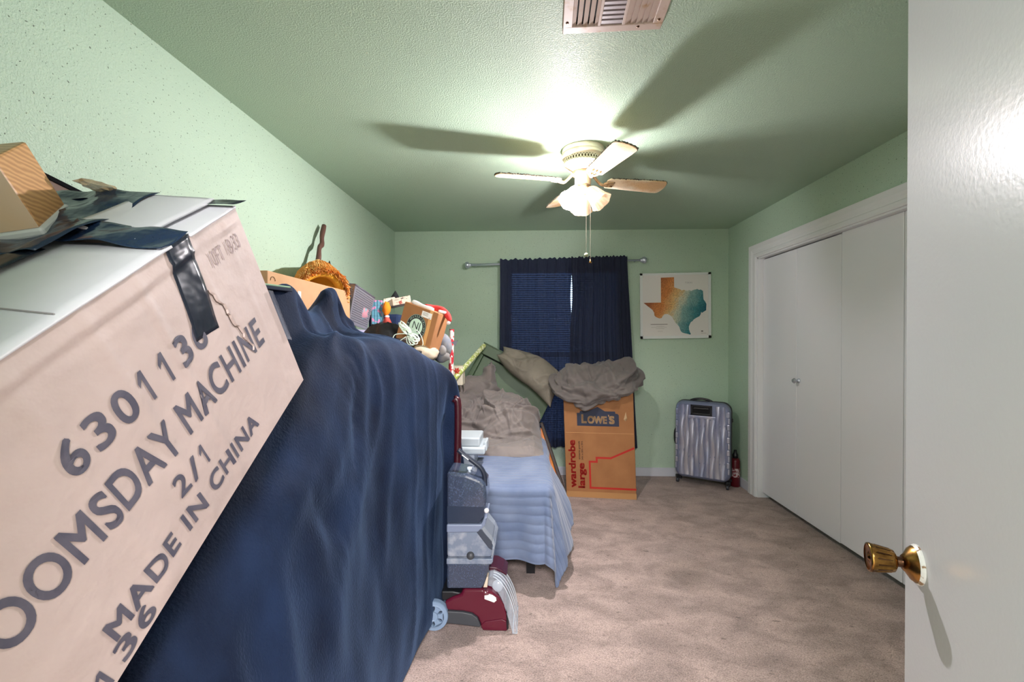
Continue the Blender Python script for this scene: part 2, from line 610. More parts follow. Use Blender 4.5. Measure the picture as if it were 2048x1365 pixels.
# folding closet doors: four tall panels
pw = (CY1 - CY0 - 0.03) / 4
for i in range(4):
    y1 = CY1 - 0.015 - i * pw
    y0 = y1 - pw + 0.004
    z0, z1 = (0.045, CZ - 0.02) if i < 2 else (0.05, CZ - 0.012)
    d = struct(MB().span((XR + 0.042, y0, z0), (XR + 0.075, y1, z1)).build('door_%d' % (i + 2), M['closet'], bev=0.003))
    if i == 1:
        yk = y1 - 0.03 if i == 1 else y0 + 0.03
        k = MB()
        k.lathe([(0.0, 0.0), (0.018, 0.001), (0.016, 0.006), (0.007, 0.01), (0.007, 0.02)], (XR + 0.042, yk, 1.05), (-1, 0, 0), 16)
        k.build('knob_base', M['chrome'], d, smooth=True)
        k = MB()
        k.lathe([(0.007, 0.018), (0.016, 0.026), (0.02, 0.036), (0.014, 0.046), (0.0, 0.048)], (XR + 0.042, yk, 1.05), (-1, 0, 0), 8)
        k.build('knob', mat('crystal_glass', (190, 192, 200), 0.05, 0.6, spec=0.8), d)

# window behind the curtains
wn = thing('window_1', 'window', 'window', ((WX0 + WX1) / 2, YB + 0.06, WZ0))
for k in ('label', 'category'):
    del wn[k]
wn['kind'] = 'structure'
b = MB()
fw_ = 0.045
b.span((WX0, YB + 0.03, WZ0), (WX0 + fw_, YB + 0.1, WZ1)).span((WX1 - fw_, YB + 0.03, WZ0), (WX1, YB + 0.1, WZ1))
b.span((WX0, YB + 0.03, WZ0), (WX1, YB + 0.1, WZ0 + fw_)).span((WX0, YB + 0.03, WZ1 - fw_), (WX1, YB + 0.1, WZ1))
b.span((WX0, YB + 0.04, 1.17), (WX1, YB + 0.09, 1.215))
b.build('window_frame', mat('white_vinyl', (230, 230, 230), 0.4), wn)
MB().span((WX0 + 0.03, YB + 0.06, WZ0 + 0.03), (WX1 - 0.03, YB + 0.066, WZ1 - 0.03)).build('window_pane', mat('window_glass', (255, 255, 255), 0.0, trans=1.0, ior=1.02), wn)

bl = thing('window_blind', 'white slatted blind behind the navy curtains, seen through their weave', 'blind', ((WX0 + WX1) / 2, YB + 0.016, WZ0))
MB().span((WX0 + 0.01, YB + 0.002, WZ1 - 0.04), (WX1 - 0.01, YB + 0.03, WZ1)).build('head_rail', M['white'], bl)
R = Matrix.Rotation(radians(34), 3, 'X')
m_slat = mixsheer('white_blind_slat', (225, 228, 232), 0.25, 0.0)
s0 = MB().box((0, 0, 0), (WX1 - WX0 - 0.03, 0.025, 0.0012), R)
n_sl = 78
first = None
for i in range(n_sl):
    z = 0.02 + i * (1.72 / n_sl)
    if first is None:
        q = MB()
        q.add([Vector(v) + Vector(((WX0 + WX1) / 2, YB + 0.016, WZ0)) for v in s0.v], s0.f)
        first = q.build('slat', m_slat, bl)
        first.location = (0, 0, z)
    else:
        c = first.copy()
        COL.objects.link(c)
        c.location = (0, 0, z)

# ------------------------------------------------------------------ entry door, ajar past square
E_ = Vector((0.757, 0.924, 0))
dd = Vector((-0.37, -0.93, 0)).normalized()
nn = Vector((dd.y, -dd.x, 0))           # face towards the room's left
door = thing('door_1', 'door', 'door', E_ + dd * 0.38 - nn * 0.0)
for k in ('label', 'category'):
    del door[k]
door['kind'] = 'structure'
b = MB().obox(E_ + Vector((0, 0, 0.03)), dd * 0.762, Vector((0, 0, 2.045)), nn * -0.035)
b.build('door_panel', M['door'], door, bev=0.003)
kc = E_ + dd * 0.062 + Vector((0, 0, 0.937))
b = MB().lathe([(0.0, 0.0), (0.0365, 0.0), (0.0365, 0.003), (0.033, 0.007)], kc, nn, 32)
b.build('rose_plate', mat('paint_spattered_plate', (214, 212, 208), 0.3, var=(60, (140, 110, 80), 0.55, 0.6)), door, smooth=False)
b = MB().lathe([(0.033, 0.006), (0.029, 0.012), (0.018, 0.019), (0.013, 0.024), (0.0, 0.024)], kc, nn, 32)
b.build('rose', M['brass'], door, smooth=True)
b = MB().lathe([(0.0095, 0.022), (0.0095, 0.036)], kc, nn, 20)
b.build('spindle', M['bronze'], door, smooth=True)
flute = lambda a, h: 1 - 0.10 * max(0, cos(12 * a)) ** 5 if 0.038 < h < 0.071 else 1
b = MB().lathe([(0.0, 0.033), (0.013, 0.033), (0.020, 0.037), (0.0215, 0.042), (0.024, 0.055), (0.0262, 0.069), (0.0272, 0.073), (0.0265, 0.0765), (0.0235, 0.077)], kc, nn, 72, flute)
kb = b.build('knob', M['brass'], door, smooth=True)
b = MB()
for k in range(14):                                     # dark strips paint the shade in the knob's flutes
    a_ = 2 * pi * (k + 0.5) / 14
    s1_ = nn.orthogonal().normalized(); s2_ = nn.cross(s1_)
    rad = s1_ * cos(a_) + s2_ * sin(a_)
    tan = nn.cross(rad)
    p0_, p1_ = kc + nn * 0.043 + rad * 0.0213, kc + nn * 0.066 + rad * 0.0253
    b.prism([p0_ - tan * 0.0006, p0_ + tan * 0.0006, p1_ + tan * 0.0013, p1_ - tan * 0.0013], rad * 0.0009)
b.build('flute', mat('groove_shade', (70, 46, 24), 0.45, 0.8), kb)
b = MB().lathe([(0.0245, 0.0765), (0.021, 0.0745), (0.012, 0.0738), (0.006, 0.0745), (0.0045, 0.077), (0.0, 0.0778)], kc, nn, 40)
b.build('knob_cap', mat('dark_brass', (150, 104, 56), 0.22, 1.0, var=(50, (110, 74, 40), 0.4, 0.7)), kb, smooth=True)
b = MB().obox(E_ + dd * -0.0012 - nn * 0.029 + Vector((0, 0, 0.90)), dd * 0.002, nn * 0.023, Vector((0, 0, 0.058)))
b.build('latch_plate', M['brass'], door)

# ================================================================== CEILING FAN
FC = onZ(1166, 300, HC)
FC.z = HC
fan = thing('ceiling_fan', 'cream four bladed ceiling fan with dusty blades and three lit glass shades', 'fan', FC)
def F(x, y, z):
    return FC + Vector((x, y, z))
m_housing = M['cream_metal']
b = MB().lathe([(0.0, 0.0), (0.119, 0.0), (0.119, -0.02), (0.122, -0.026), (0.119, -0.032), (0.121, -0.045), (0.112, -0.052), (0.109, -0.056)], FC, n=48)
b.build('canopy', m_housing, fan, smooth=True).modifiers.new('e', 'EDGE_SPLIT').split_angle = radians(35)
b = MB().lathe([(0.101, -0.054), (0.101, -0.088)], FC, n=48)
b.build('vent_core', mat('olive_dark_metal', (96, 84, 52), 0.6), fan, smooth=True)
b = MB()
nlat = 40
for k in range(nlat):
    a0 = 2 * pi * k / nlat
    for sg in (1, -1):
        pts = [F(0.107 * cos(a0 + sg * t * 2 * pi / nlat), 0.107 * sin(a0 + sg * t * 2 * pi / nlat), -0.055 - 0.032 * t) for t in (0, .25, .5, .75, 1)]
        b.tube(pts, 0.0026, 5, cap=False)
b.lathe([(0.110, -0.053), (0.110, -0.058), (0.106, -0.058)], FC, n=48).lathe([(0.106, -0.084), (0.111, -0.084), (0.111, -0.09), (0.104, -0.09)], FC, n=48)
b.build('lattice_ring', m_housing, fan, smooth=True)
b = MB().lathe([(0.109, -0.09), (0.105, -0.094), (0.066, -0.125), (0.06, -0.13), (0.0, -0.13)], FC, n=48)
b.build('lower_housing', m_housing, fan, smooth=True)
b = MB()
for k in range(30):
    a0 = 2 * pi * k / 30
    Rz = Matrix.Rotation(a0, 3, 'Z')
    p0, p1 = Vector((0.101, 0, -0.0985)), Vector((0.074, 0, -0.1195))
    b.obox(FC + Rz @ (p0 - Vector((0, 0.0028, 0))), Rz @ (p1 - p0), Rz @ Vector((0, 0.0056, 0)), Rz @ Vector((-0.002, 0, -0.0022)))
s_ = b.build('vent_slots', mat('rusty_slot', (150, 104, 70), 0.7), fan)
b = MB().lathe([(0.064, -0.128), (0.064, -0.142), (0.05, -0.15), (0.0, -0.15)], FC, n=32)
b.build('motor_plate', mat('rusted_copper_plate', (176, 128, 92), 0.4, 0.5, var=(22, (110, 74, 52), 0.4, 0.7)), fan, smooth=True)
b = MB().lathe([(0.0, -0.146), (0.046, -0.146), (0.046, -0.195), (0.044, -0.205), (0.0, -0.205)], FC, n=32)
b.build('switch_housing', m_housing, fan, smooth=True).modifiers.new('e', 'EDGE_SPLIT').split_angle = radians(35)
b = MB().lathe([(0.041, -0.203), (0.047, -0.212), (0.043, -0.228), (0.026, -0.246), (0.012, -0.256), (0.0, -0.26)], FC, n=32)
b.build('light_fitter', mat('aged_brass_fitter', (186, 152, 124), 0.3, 0.8), fan, smooth=True)

def blade_mat():
    m = mat('dusty_blade', (236, 216, 184), 0.75)
    nt = m.node_tree
    bs = nt.nodes['Principled BSDF']
    tc = nt.nodes.new('ShaderNodeTexCoord')
    n1 = nt.nodes.new('ShaderNodeTexNoise'); n1.inputs['Scale'].default_value = 7; n1.inputs['Detail'].default_value = 3
    n2 = nt.nodes.new('ShaderNodeTexVoronoi'); n2.inputs['Scale'].default_value = 120
    r1 = nt.nodes.new('ShaderNodeValToRGB')
    r1.color_ramp.elements[0].position = 0.42; r1.color_ramp.elements[1].position = 0.6
    r1.color_ramp.elements[0].color = lin((244, 228, 202)); r1.color_ramp.elements[1].color = lin((228, 192, 146))
    r2 = nt.nodes.new('ShaderNodeValToRGB')
    r2.color_ramp.elements[0].position = 0.05; r2.color_ramp.elements[1].position = 0.35
    r2.color_ramp.elements[0].color = (0.72, 0.66, 0.58, 1); r2.color_ramp.elements[1].color = (1, 1, 1, 1)
    mx = nt.nodes.new('ShaderNodeMix'); mx.data_type = 'RGBA'; mx.blend_type = 'MULTIPLY'; mx.inputs[0].default_value = 1
    nt.links.new(tc.outputs['Object'], n1.inputs['Vector']); nt.links.new(tc.outputs['Object'], n2.inputs['Vector'])
    nt.links.new(n1.outputs['Fac'], r1.inputs[0]); nt.links.new(n2.outputs['Distance'], r2.inputs[0])
    nt.links.new(r1.outputs[0], mx.inputs[6]); nt.links.new(r2.outputs[0], mx.inputs[7])
    nt.links.new(mx.outputs[2], bs.inputs['Base Color'])
    return m
m_blade, m_dust = blade_mat(), mat('grey_brown_dust', (98, 88, 72), 0.95, var=(70, (60, 58, 52), 0.4, 0.6))
BZ = -0.180
for k, an in enumerate((-73, 14, 106, 194)):
    Rm = Matrix.Rotation(radians(an), 3, 'Z') @ Matrix.Rotation(radians(-11.5), 3, 'X')
    def B(x, y, z=0.0):
        return FC + Vector((0, 0, BZ)) + Rm @ Vector((x, y, z))
    w = lambda x: 0.047 + 0.016 * min(1, (x - 0.135) / 0.3)
    up_ = [(0.135 + 0.012 * 0, -0.036), (0.15, -0.046)]
    xs = [0.15 + (0.482 - 0.15) * i / 16 for i in range(17)]
    edge = [(0.138, 0.030)] + [(x, w(x)) for x in xs]
    tip = [(0.482 + 0.026 * sin(t), w(0.5) * cos(t)) for t in [pi / 2 * i / 8 * 2 for i in range(1, 8)]]
    outline = edge + tip + [(x, -y) for x, y in reversed(edge)]
    b = MB().prism([B(x, y, -0.003) for x, y in outline], Rm @ Vector((0, 0, 0.006)))
    bo = b.build('blade', m_blade, fan, bev=0.0015)
    b = MB()
    rnd = random.Random(k)
    o2 = []
    for i in range(len(outline)):
        (x0, y0), (x1, y1) = outline[i], outline[(i + 1) % len(outline)]
        L = sqrt((x1 - x0) ** 2 + (y1 - y0) ** 2)
        for j in range(max(1, int(L / 0.006))):
            t = j / max(1, int(L / 0.006))
            o2.append((x0 + (x1 - x0) * t, y0 + (y1 - y0) * t))
    for x, y in o2:                                     # dust clots along the rim
        if x < 0.16:
            continue
        r_ = 0.0022 + 0.0028 * rnd.random()
        b.ell(B(x, y, 0.002 + 0.003 * rnd.random()), (r_ * 1.3, r_, r_), nu=5, nv=3)
    d = b.build('dust_fringe', m_dust, bo)
    d['kind'] = 'stuff'
    # blade iron: arm plus scrolled plate under the blade
    b = MB()
    b.tube(path3([FC + Vector((0, 0, -0.135)) + Rm @ Vector((0.055, 0, 0)), B(0.09, 0, -0.004 + 0.012), B(0.115, 0, -0.012), B(0.15, 0, -0.008)], 10), 0.0085, 8)
    for yy in (-0.022, 0, 0.022):
        b.tube(path3([B(0.125, yy * 0.4, -0.009), B(0.15, yy, -0.008), B(0.185, yy * 0.9, -0.006)], 6), 0.0055, 6)
    b.build('blade_iron', mat('blade_iron_metal', (206, 178, 142), 0.4, 0.3, var=(40, (150, 112, 78), 0.45, 0.65)), fan, smooth=True)

m_shade = mixsheer('frosted_shade_glass', (206, 186, 162), 0.5, 0.5, 0.35)
m_bulb = emis('lit_bulb', (255, 244, 224), 5.0)
m_bulb_off = mixsheer('unlit_bulb', (240, 236, 228), 0.4, 0.3, 0.2)
for k, an in enumerate((-142, -30, 88)):
    ra = radians(an)
    dirv = Vector((cos(ra) * 0.66, sin(ra) * 0.66, -0.75)).normalized()
    base = F(0.03 * cos(ra), 0.03 * sin(ra), -0.222)
    b = MB().lathe([(0.0, -0.006), (0.017, -0.006), (0.019, 0.012), (0.02, 0.026), (0.0, 0.026)], base, dirv, 20)
    so = b.build('lamp_socket', mat('socket_brass', (186, 150, 120), 0.35, 0.7), fan, smooth=True)
    hexa = lambda a, h: 1 + 0.05 * cos(6 * a) * (0.3 + h / 0.12)
    b = MB().lathe([(0.021, 0.012), (0.032, 0.024), (0.039, 0.042), (0.043, 0.066), (0.047, 0.09), (0.057, 0.118), (0.061, 0.128)], base, dirv, 24, hexa)
    sh = b.build('glass_shade', m_shade, fan, thick=0.0025)
    b = MB()
    rot = dirv.to_track_quat('Z', 'Y').to_matrix()
    b.ell(base + dirv * 0.055, (0.016, 0.016, 0.03), rot, 16, 10)
    b.build('bulb', m_bulb if k == 0 else m_bulb_off, sh, smooth=True)
    if k == 0:
        lamp('fan_bulb_light', 'POINT', base + dirv * 0.106, BULB_W, (0.99, 0.95, 1.0), 0.022)
m_chain = mat('ball_chain', (120, 110, 96), 0.35, 0.6)
for (cx_, cy_, zt, zb, kn) in ((0.012, -0.052, -0.19, -0.60, 'ball'), (0.038, -0.03, -0.16, -0.63, 'bell')):
    cb = MB().tube([F(cx_, cy_, zt), F(cx_, cy_, zb)], 0.0008, 6)
    ch = cb.build('pull_chain', m_chain, fan)
    b = MB()
    if kn == 'ball':
        b.ell(F(cx_, cy_, zb - 0.008), (0.011, 0.011, 0.011), None, 14, 10)
        b.build('chain_pull', mat('olive_ball', (150, 156, 120), 0.25), ch, smooth=True)
    else:
        b.lathe([(0.0, 0.0), (0.003, 0.0), (0.004, -0.01), (0.008, -0.016), (0.008, -0.02), (0.0, -0.021)], F(cx_, cy_, zb), n=12)
        b.build('chain_pull', M['brass'], ch, smooth=True)

# ================================================================== CEILING VENT
V0 = onZ(1125, 62, HC); V1 = onZ(1320, 52, HC); V2 = onZ(1345, 0, HC)
va = (V1 - V0); vw = va.length; va.normalize()
vb = Vector((va.y, -va.x, 0))            # towards the camera
vd = 0.36
vent = thing('ceiling_vent', 'cream metal air register with three sets of louvers on the ceiling', 'vent', V0 + va * vw / 2 + vb * vd / 2)
def VP(s, t, z=0.0):
    return V0 + va * s + vb * t - Vector((0, 0, z))
m_vent = mat('cream_vent_paint', (196, 176, 166), 0.4, var=(22, (180, 148, 116), 0.58, 0.72))
b = MB()
fr = 0.032
z0, z1 = 0.0, 0.012
for (s0_, s1_, t0_, t1_) in ((0, vw, 0, fr), (0, vw, vd - fr, vd), (0, fr, fr, vd - fr), (vw - fr, vw, fr, vd - fr), (0.117, 0.128, fr, vd - fr), (0.198, 0.209, fr, vd - fr)):
    b.obox(VP(s0_, t0_), va * (s1_ - s0_), vb * (t1_ - t0_), (0, 0, -z1))
b.build('vent_frame', m_vent, vent, bev=0.002)
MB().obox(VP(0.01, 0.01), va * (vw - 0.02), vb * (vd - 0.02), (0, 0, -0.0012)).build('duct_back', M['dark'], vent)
def louver(s, w_, tilt, name='louver'):
    Rv = Matrix.Rotation(radians(tilt), 3, vb)
    a = Rv @ (va * w_)
    return MB().obox(VP(s, fr, 0.006) - a * 0.5, a, vb * (vd - 2 * fr), Rv @ Vector((0, 0, -0.0016))).build(name, m_vent, vent)
for i in range(5):
    louver(fr + 0.004 + i * 0.0195, 0.0150, 14)
for i in range(6):
    louver(0.219 + i * 0.0185, 0.0225, 16)
for i in range(14):
    Rv = Matrix.Rotation(radians(7), 3, va)
    bb = Rv @ (vb * 0.0215)
    MB().obox(VP(0.128, fr + 0.004 + i * 0.021, 0.006), va * 0.07, bb, Rv @ Vector((0, 0, -0.0032))).build('louver', mat('mauve_grey_louver', (132, 120, 124), 0.45) if i == 0 else bpy.data.materials['mauve_grey_louver'], vent)
for (s, t) in ((0.014, 0.055), (vw - 0.016, 0.05), (0.255, 0.02)):
    MB().lathe([(0.0, 0.014), (0.004, 0.0135), (0.0055, 0.012)], VP(s, t), (0, 0, -1), 10).build('screw', M['bronze'], vent, smooth=True)

# ================================================================== CURTAINS + ROD
YC = 4.362
rod = thing('curtain_rod', 'brushed steel curtain rod with round finials across the navy curtains', 'curtain rod', (0.25, YC, 2.08))
rl, rr = at(940, 530.5, YC), at(1283, 520.5, YC)
rdir = (rr - rl).normalized()
MB().tube([rl, rl + (rr - rl) * 0.36], 0.0125, 14).build('rod_outer', M['chrome'], rod, smooth=True)
MB().tube([rl + (rr - rl) * 0.3, rr], 0.0095, 14).build('rod_inner', M['chrome'], rod, smooth=True)
for e, s in ((rl, -1), (rr, 1)):
    b = MB().lathe([(0.0, -0.012), (0.017, -0.012), (0.02, -0.006), (0.017, 0.0), (0.0255, 0.006), (0.033, 0.02), (0.032, 0.034), (0.022, 0.048), (0.0, 0.053)], e, rdir * s, 22)
    b.build('finial', M['chrome'], rod, smooth=True)
    p = e - rdir * s * 0.05
    MB().tube([p, p + Vector((0, YB - p.y - 0.004, 0))], 0.006, 8).build('bracket', M['chrome'], rod, smooth=True)
m_curt = mixsheer('navy_curtain_cloth', (30, 37, 60), 0.08, 0.022, 0.85, (150, 185, 255), bump=(220, 0.15, 2))
m_curt2 = mixsheer('navy_curtain_cloth_heavy', (26, 32, 52), 0.05, 0.005, 0.85, (150, 185, 255), bump=(220, 0.15, 2))
def rodz(x):
    t = (x - rl.x) / (rr.x - rl.x)
    return rl.z + (rr.z - rl.z) * t
def curtain(name, xl, xr, pleats, seed, y_off, label, cloth=None):
    """xl(z01), xr(z01): left and right edge as functions of height fraction (1 at top)"""
    rnd = random.Random(seed)
    nu, nv = 150, 70
    ph = [rnd.uniform(0, 6.28) for _ in range(6)]
    zb = 0.305
    P = []
    for i in range(nu):
        u = i / (nu - 1)
        row = []
        for j in range(nv):
            v = j / (nv - 1)                            # 0 hem .. 1 top ruffle
            x = xl(v) + (xr(v) - xl(v)) * u
            zr = rodz(x)
            z = zb + (zr + 0.035 - zb) * v
            du = u + 0.012 * sin(7 * v + ph[0])
            amp = 0.026 * (1 - 0.5 * v)
            y = amp * (sin(2 * pi * pleats * du + ph[1]) * 0.7 + 0.5 * sin(2 * pi * pleats * 1.73 * du + ph[2] + 1.5 * v) + 0.35 * sin(2 * pi * pleats * 3.1 * du + ph[3]))
            k = exp(-((z - zr) / 0.016) ** 2)           # pinched on the rod
            y = y * (1 - 0.65 * k) - 0.012 * k
            if z > zr + 0.005:
                z += 0.010 * abs(sin(pi * pleats * 1.1 * u + ph[4])) + 0.006 * sin(2 * pi * pleats * 2.7 * u + ph[5])
            row.append((x, YC - 0.026 + y_off + y, z))
        P.append(row)
    o = MB().grid(P).build(name, cloth or m_curt, smooth=True, loc=((xl(0) + xr(0)) / 2, YC, zb))
    return tag(o, label, 'curtain')
slit = lambda v: exp(-((v - 0.80) / 0.13) ** 2)
curtain('curtain', lambda v: -0.285 + 0.004 * sin(9 * v), lambda v: 0.425 - 0.022 * slit(v), 5.5, 3, 0.008,
        'navy curtain panel on the left of the slit, daylight slats glowing through it')
curtain('curtain', lambda v: 0.405 + 0.016 * slit(v) - 0.02 * (1 - v), lambda v: 0.945 + 0.10 * (1 - v) ** 1.1, 6, 5, -0.006,
        'darker navy curtain panel on the right, beside the wall map', m_curt2)

# ================================================================== WALL MAP
PT = [at(1280.3, 548.2, YB - 0.02), at(1420.7, 545.3, YB - 0.02), at(1421.2, 675.4, YB - 0.02), at(1281.2, 677.4, YB - 0.02)]
pux = (PT[1] - PT[0]); pW = pux.length; pux.normalize()
puy = (PT[0] - PT[3]); pH = puy.length; puy.normalize()
pO = PT[3]
poster = thing('wall_map', 'white framed relief map of a state shaded orange to teal on the back wall', 'poster', pO + pux * pW / 2)
pnrm = Vector((0, -1, 0))
MB().obox(pO, pux * pW, puy * pH, (0, 0.018, 0)).build('poster_board', mat('poster_paper', (224, 219, 215), 0.5), poster)
def PP(x, y, z=0.001):                                  # crop pixels of the map -> board
    s = (x - 176) / (1374 - 176); t = (1250 - y) / (1250 - 142)
    return pO + pux * pW * s + puy * pH * t + pnrm * z
b = MB()
for (x0, y0, x1, y1) in ((170, 1214, 1380, 1258), (170, 138, 1380, 172), (170, 138, 212, 1258), (1335, 138, 1380, 1258)):
    a0 = PP(x0, y1, 0)
    b.obox(a0, PP(x1, y1, 0) - a0, PP(x0, y0, 0) - a0, (0, -0.006, 0))
b.build('poster_frame', mat('white_poster_frame', (222, 224, 222), 0.3), poster, bev=0.0015)
TEX = [(530, 215), (755, 210), (757, 385), (800, 400), (850, 415), (885, 440), (920, 428), (950, 440), (980, 448), (1010, 436), (1050, 450), (1085, 432), (1120, 428), (1150, 418), (1180, 436), (1210, 430), (1245, 455), (1250, 540), (1255, 600), (1285, 640), (1303, 680), (1300, 740), (1298, 785), (1265, 805), (1228, 828), (1212, 812), (1205, 850), (1185, 885), (1130, 912), (1085, 940), (1070, 962), (1035, 985), (1018, 1020), (1002, 1060), (1005, 1110), (1022, 1160), (1038, 1190), (1020, 1197), (985, 1185), (930, 1172), (890, 1160), (868, 1140), (850, 1100), (840, 1060), (800, 1015), (770, 985), (745, 940), (722, 890), (685, 862), (640, 838), (590, 840), (560, 866), (540, 905), (505, 912), (470, 900), (440, 885), (415, 860), (412, 815), (385, 765), (340, 728), (290, 690), (232, 640), (530, 640)]
def map_mat():
    m = mat('relief_map_print', (200, 140, 90), 0.5)
    nt = m.node_tree
    bs = nt.nodes['Principled BSDF']
    tc = nt.nodes.new('ShaderNodeTexCoord')
    sp = nt.nodes.new('ShaderNodeSeparateXYZ')
    nt.links.new(tc.outputs['Generated'], sp.inputs[0])
    n1 = nt.nodes.new('ShaderNodeTexNoise'); n1.inputs['Scale'].default_value = 9; n1.inputs['Detail'].default_value = 6; n1.inputs['Roughness'].default_value = 0.65
    nt.links.new(tc.outputs['Object'], n1.inputs['Vector'])
    def mth(op, a, b_):
        x = nt.nodes.new('ShaderNodeMath'); x.operation = op
        for i, q in enumerate((a, b_)):
            if isinstance(q, (int, float)):
                x.inputs[i].default_value = q
            else:
                nt.links.new(q, x.inputs[i])
        return x.outputs[0]
    f = mth('ADD', mth('MULTIPLY', sp.outputs[0], 0.88), mth('MULTIPLY', mth('SUBTRACT', 1.0, sp.outputs[2]), 0.34))
    f = mth('ADD', mth('SUBTRACT', f, 0.10), mth('MULTIPLY', mth('SUBTRACT', n1.outputs['Fac'], 0.5), 0.34))
    r = nt.nodes.new('ShaderNodeValToRGB')
    cr = r.color_ramp
    cr.elements[0].position = 0.12; cr.elements[0].color = lin((164, 92, 50))
    cr.elements[1].position = 0.98; cr.elements[1].color = lin((20, 92, 112))
    for p, c in ((0.32, (214, 134, 70)), (0.48, (226, 186, 126)), (0.57, (206, 206, 180)), (0.68, (136, 172, 168)), (0.82, (66, 134, 140))):
        e = cr.elements.new(p); e.color = lin(c)
    nt.links.new(f, r.inputs[0])
    n2 = nt.nodes.new('ShaderNodeTexNoise'); n2.inputs['Scale'].default_value = 90; n2.inputs['Detail'].default_value = 4
    nt.links.new(tc.outputs['Object'], n2.inputs['Vector'])
    r2 = nt.nodes.new('ShaderNodeValToRGB')
    r2.color_ramp.elements[0].position = 0.32; r2.color_ramp.elements[1].position = 0.6
    r2.color_ramp.elements[0].color = (0.6, 0.6, 0.6, 1); r2.color_ramp.elements[1].color = (1.05, 1.05, 1.05, 1)
    nt.links.new(n2.outputs['Fac'], r2.inputs[0])
    mx = nt.nodes.new('ShaderNodeMix'); mx.data_type = 'RGBA'; mx.blend_type = 'MULTIPLY'; mx.inputs[0].default_value = 1
    nt.links.new(r.outputs[0], mx.inputs[6]); nt.links.new(r2.outputs[0], mx.inputs[7])
    nt.links.new(mx.outputs[2], bs.inputs['Base Color'])
    return m
MB().prism([PP(x, y, 0.0004) for x, y in TEX], (0, -0.0008, 0)).build('map_print', map_mat(), poster)
b = MB()
ux = (PP(1000, 0) - PP(0, 0)).length / 1000
lettering(b, 'TEXAS', PP(948, 322, 0.0006), pux, puy, w=115 * ux, h=30 * ux, spacing=1.9)
b.build('map_title', mat('grey_title_ink', (120, 116, 114), 0.6), poster)
b = MB()
for (x0, x1, y, hh) in ((350, 640, 1008, 10), (445, 585, 1045, 3), (360, 625, 1062, 3), (440, 585, 1085, 3), (470, 560, 1130, 3), (1205, 1300, 1172, 4)):
    a0 = PP(x0, y + hh, 0.0003)
    b.obox(a0, pux * (x1 - x0) * ux, puy * hh * ux, (0, -0.0005, 0))
b.obox(PP(1212, 1152, 0.0003), pux * 32 * ux, puy * 24 * ux, (0, -0.0005, 0))
b.build('map_caption', mat('caption_ink', (130, 122, 118), 0.6), poster)
for (x, y) in ((222, 196), (1322, 178), (1325, 1196), (222, 1206)):
    MB().lathe([(0.0026, 0.0), (0.0026, 0.002), (0.0, 0.003)], PP(x, y, 0.0), pnrm, 8).build('pin', mat('pin_grey', (150, 150, 150), 0.4), poster)

# ================================================================== WARDROBE BOX
ba0 = Vector((0.324, 3.842, 0)); ba1 = Vector((0.908, 3.786, 0))
ba = (ba1 - ba0); bW = ba.length; ba.normalize()
bn = Vector((ba.y, -ba.x, 0))                           # front normal, to the camera
bH, bD = 0.905, 0.42
wb = thing('wardrobe_box', 'tall brown cardboard wardrobe moving box with red lettering standing on the carpet', 'cardboard box', ba0 + ba * bW / 2 - bn * bD / 2)
Z = Vector((0, 0, 1))
lean = Vector((-0.03, 0, 0))
def bx(x, y, z=0.0005):
    s = (x - 187) / 868 ; t = (1300 - y) / 1270
    return ba0 + ba * bW * s + (Z * bH + lean) * t + bn * z
MB().obox(ba0, ba * bW, -bn * bD, Z * bH + lean).build('carton', M['card'], wb, bev=0.004)
b = MB()
for s in (0, 1):
    b.obox(ba0 + Z * bH + lean + Vector((0, 0, 0.001)) - bn * (bD / 2 * s + 0.003), ba * bW, -bn * (bD / 2 - 0.006), Vector((0, 0, 0.004)))
b.build('flap', M['card'], wb)
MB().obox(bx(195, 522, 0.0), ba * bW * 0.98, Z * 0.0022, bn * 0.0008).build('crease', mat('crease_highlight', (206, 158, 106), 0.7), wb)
logo = [(350, 437), (870, 437), (870, 300), (852, 284), (830, 284), (825, 258), (700, 258), (610, 205), (490, 258), (390, 258), (385, 282), (350, 282)]
MB().prism([bx(x, y, 0.0002) for x, y in logo], bn * 0.0006).build('logo_plate', M['navy_ink'], wb)
b = MB()
kx, ky = bW / 868, bH / 1270
def lt(b, s, x0, y0, x1, y1, bold, z=0.0012):
    lettering(b, s, bx(x0, y1, z), ba, (Z * bH + lean).normalized(), w=(x1 - x0) * kx, h=(y1 - y0) * ky, bold=bold)
lt(b, 'L', 405, 298, 470, 405, 0.045)
lt(b, 'OWE', 482, 316, 722, 408, 0.045)
lt(b, "'", 738, 298, 752, 322, 0.03)
lt(b, 'S', 748, 312, 815, 409, 0.045)
b.build('logo_lettering', mat('cardboard_letters', (206, 168, 124), 0.7), wb)
up_w = (Z * bH + lean).normalized()
def vt(b, s, x_base, x_top, y0, y1, bold):
    """text running up the box, letter tops to the left"""
    lettering(b, s, bx(x_base, y0, 0.001), up_w, -ba, w=(y0 - y1) * ky, h=(x_base - x_top) * kx, bold=bold)
b = MB()
vt(b, 'wardrobe', 318, 228, 1185, 612, 0.035)
vt(b, 'large', 452, 340, 1188, 885, 0.035)
b.build('red_lettering', M['red_ink'], wb)
b = MB()
vt(b, 'armario grande', 381, 354, 843, 622, 0.008)
vt(b, '24¼ x 20¼ x 35½', 412, 392, 850, 622, 0.008)
b.build('small_lettering', M['black_ink'], wb)
b = MB()
pl = [(1036, 692), (755, 817), (580, 817), (580, 866), (492, 866), (492, 1180), (1045, 1180)]
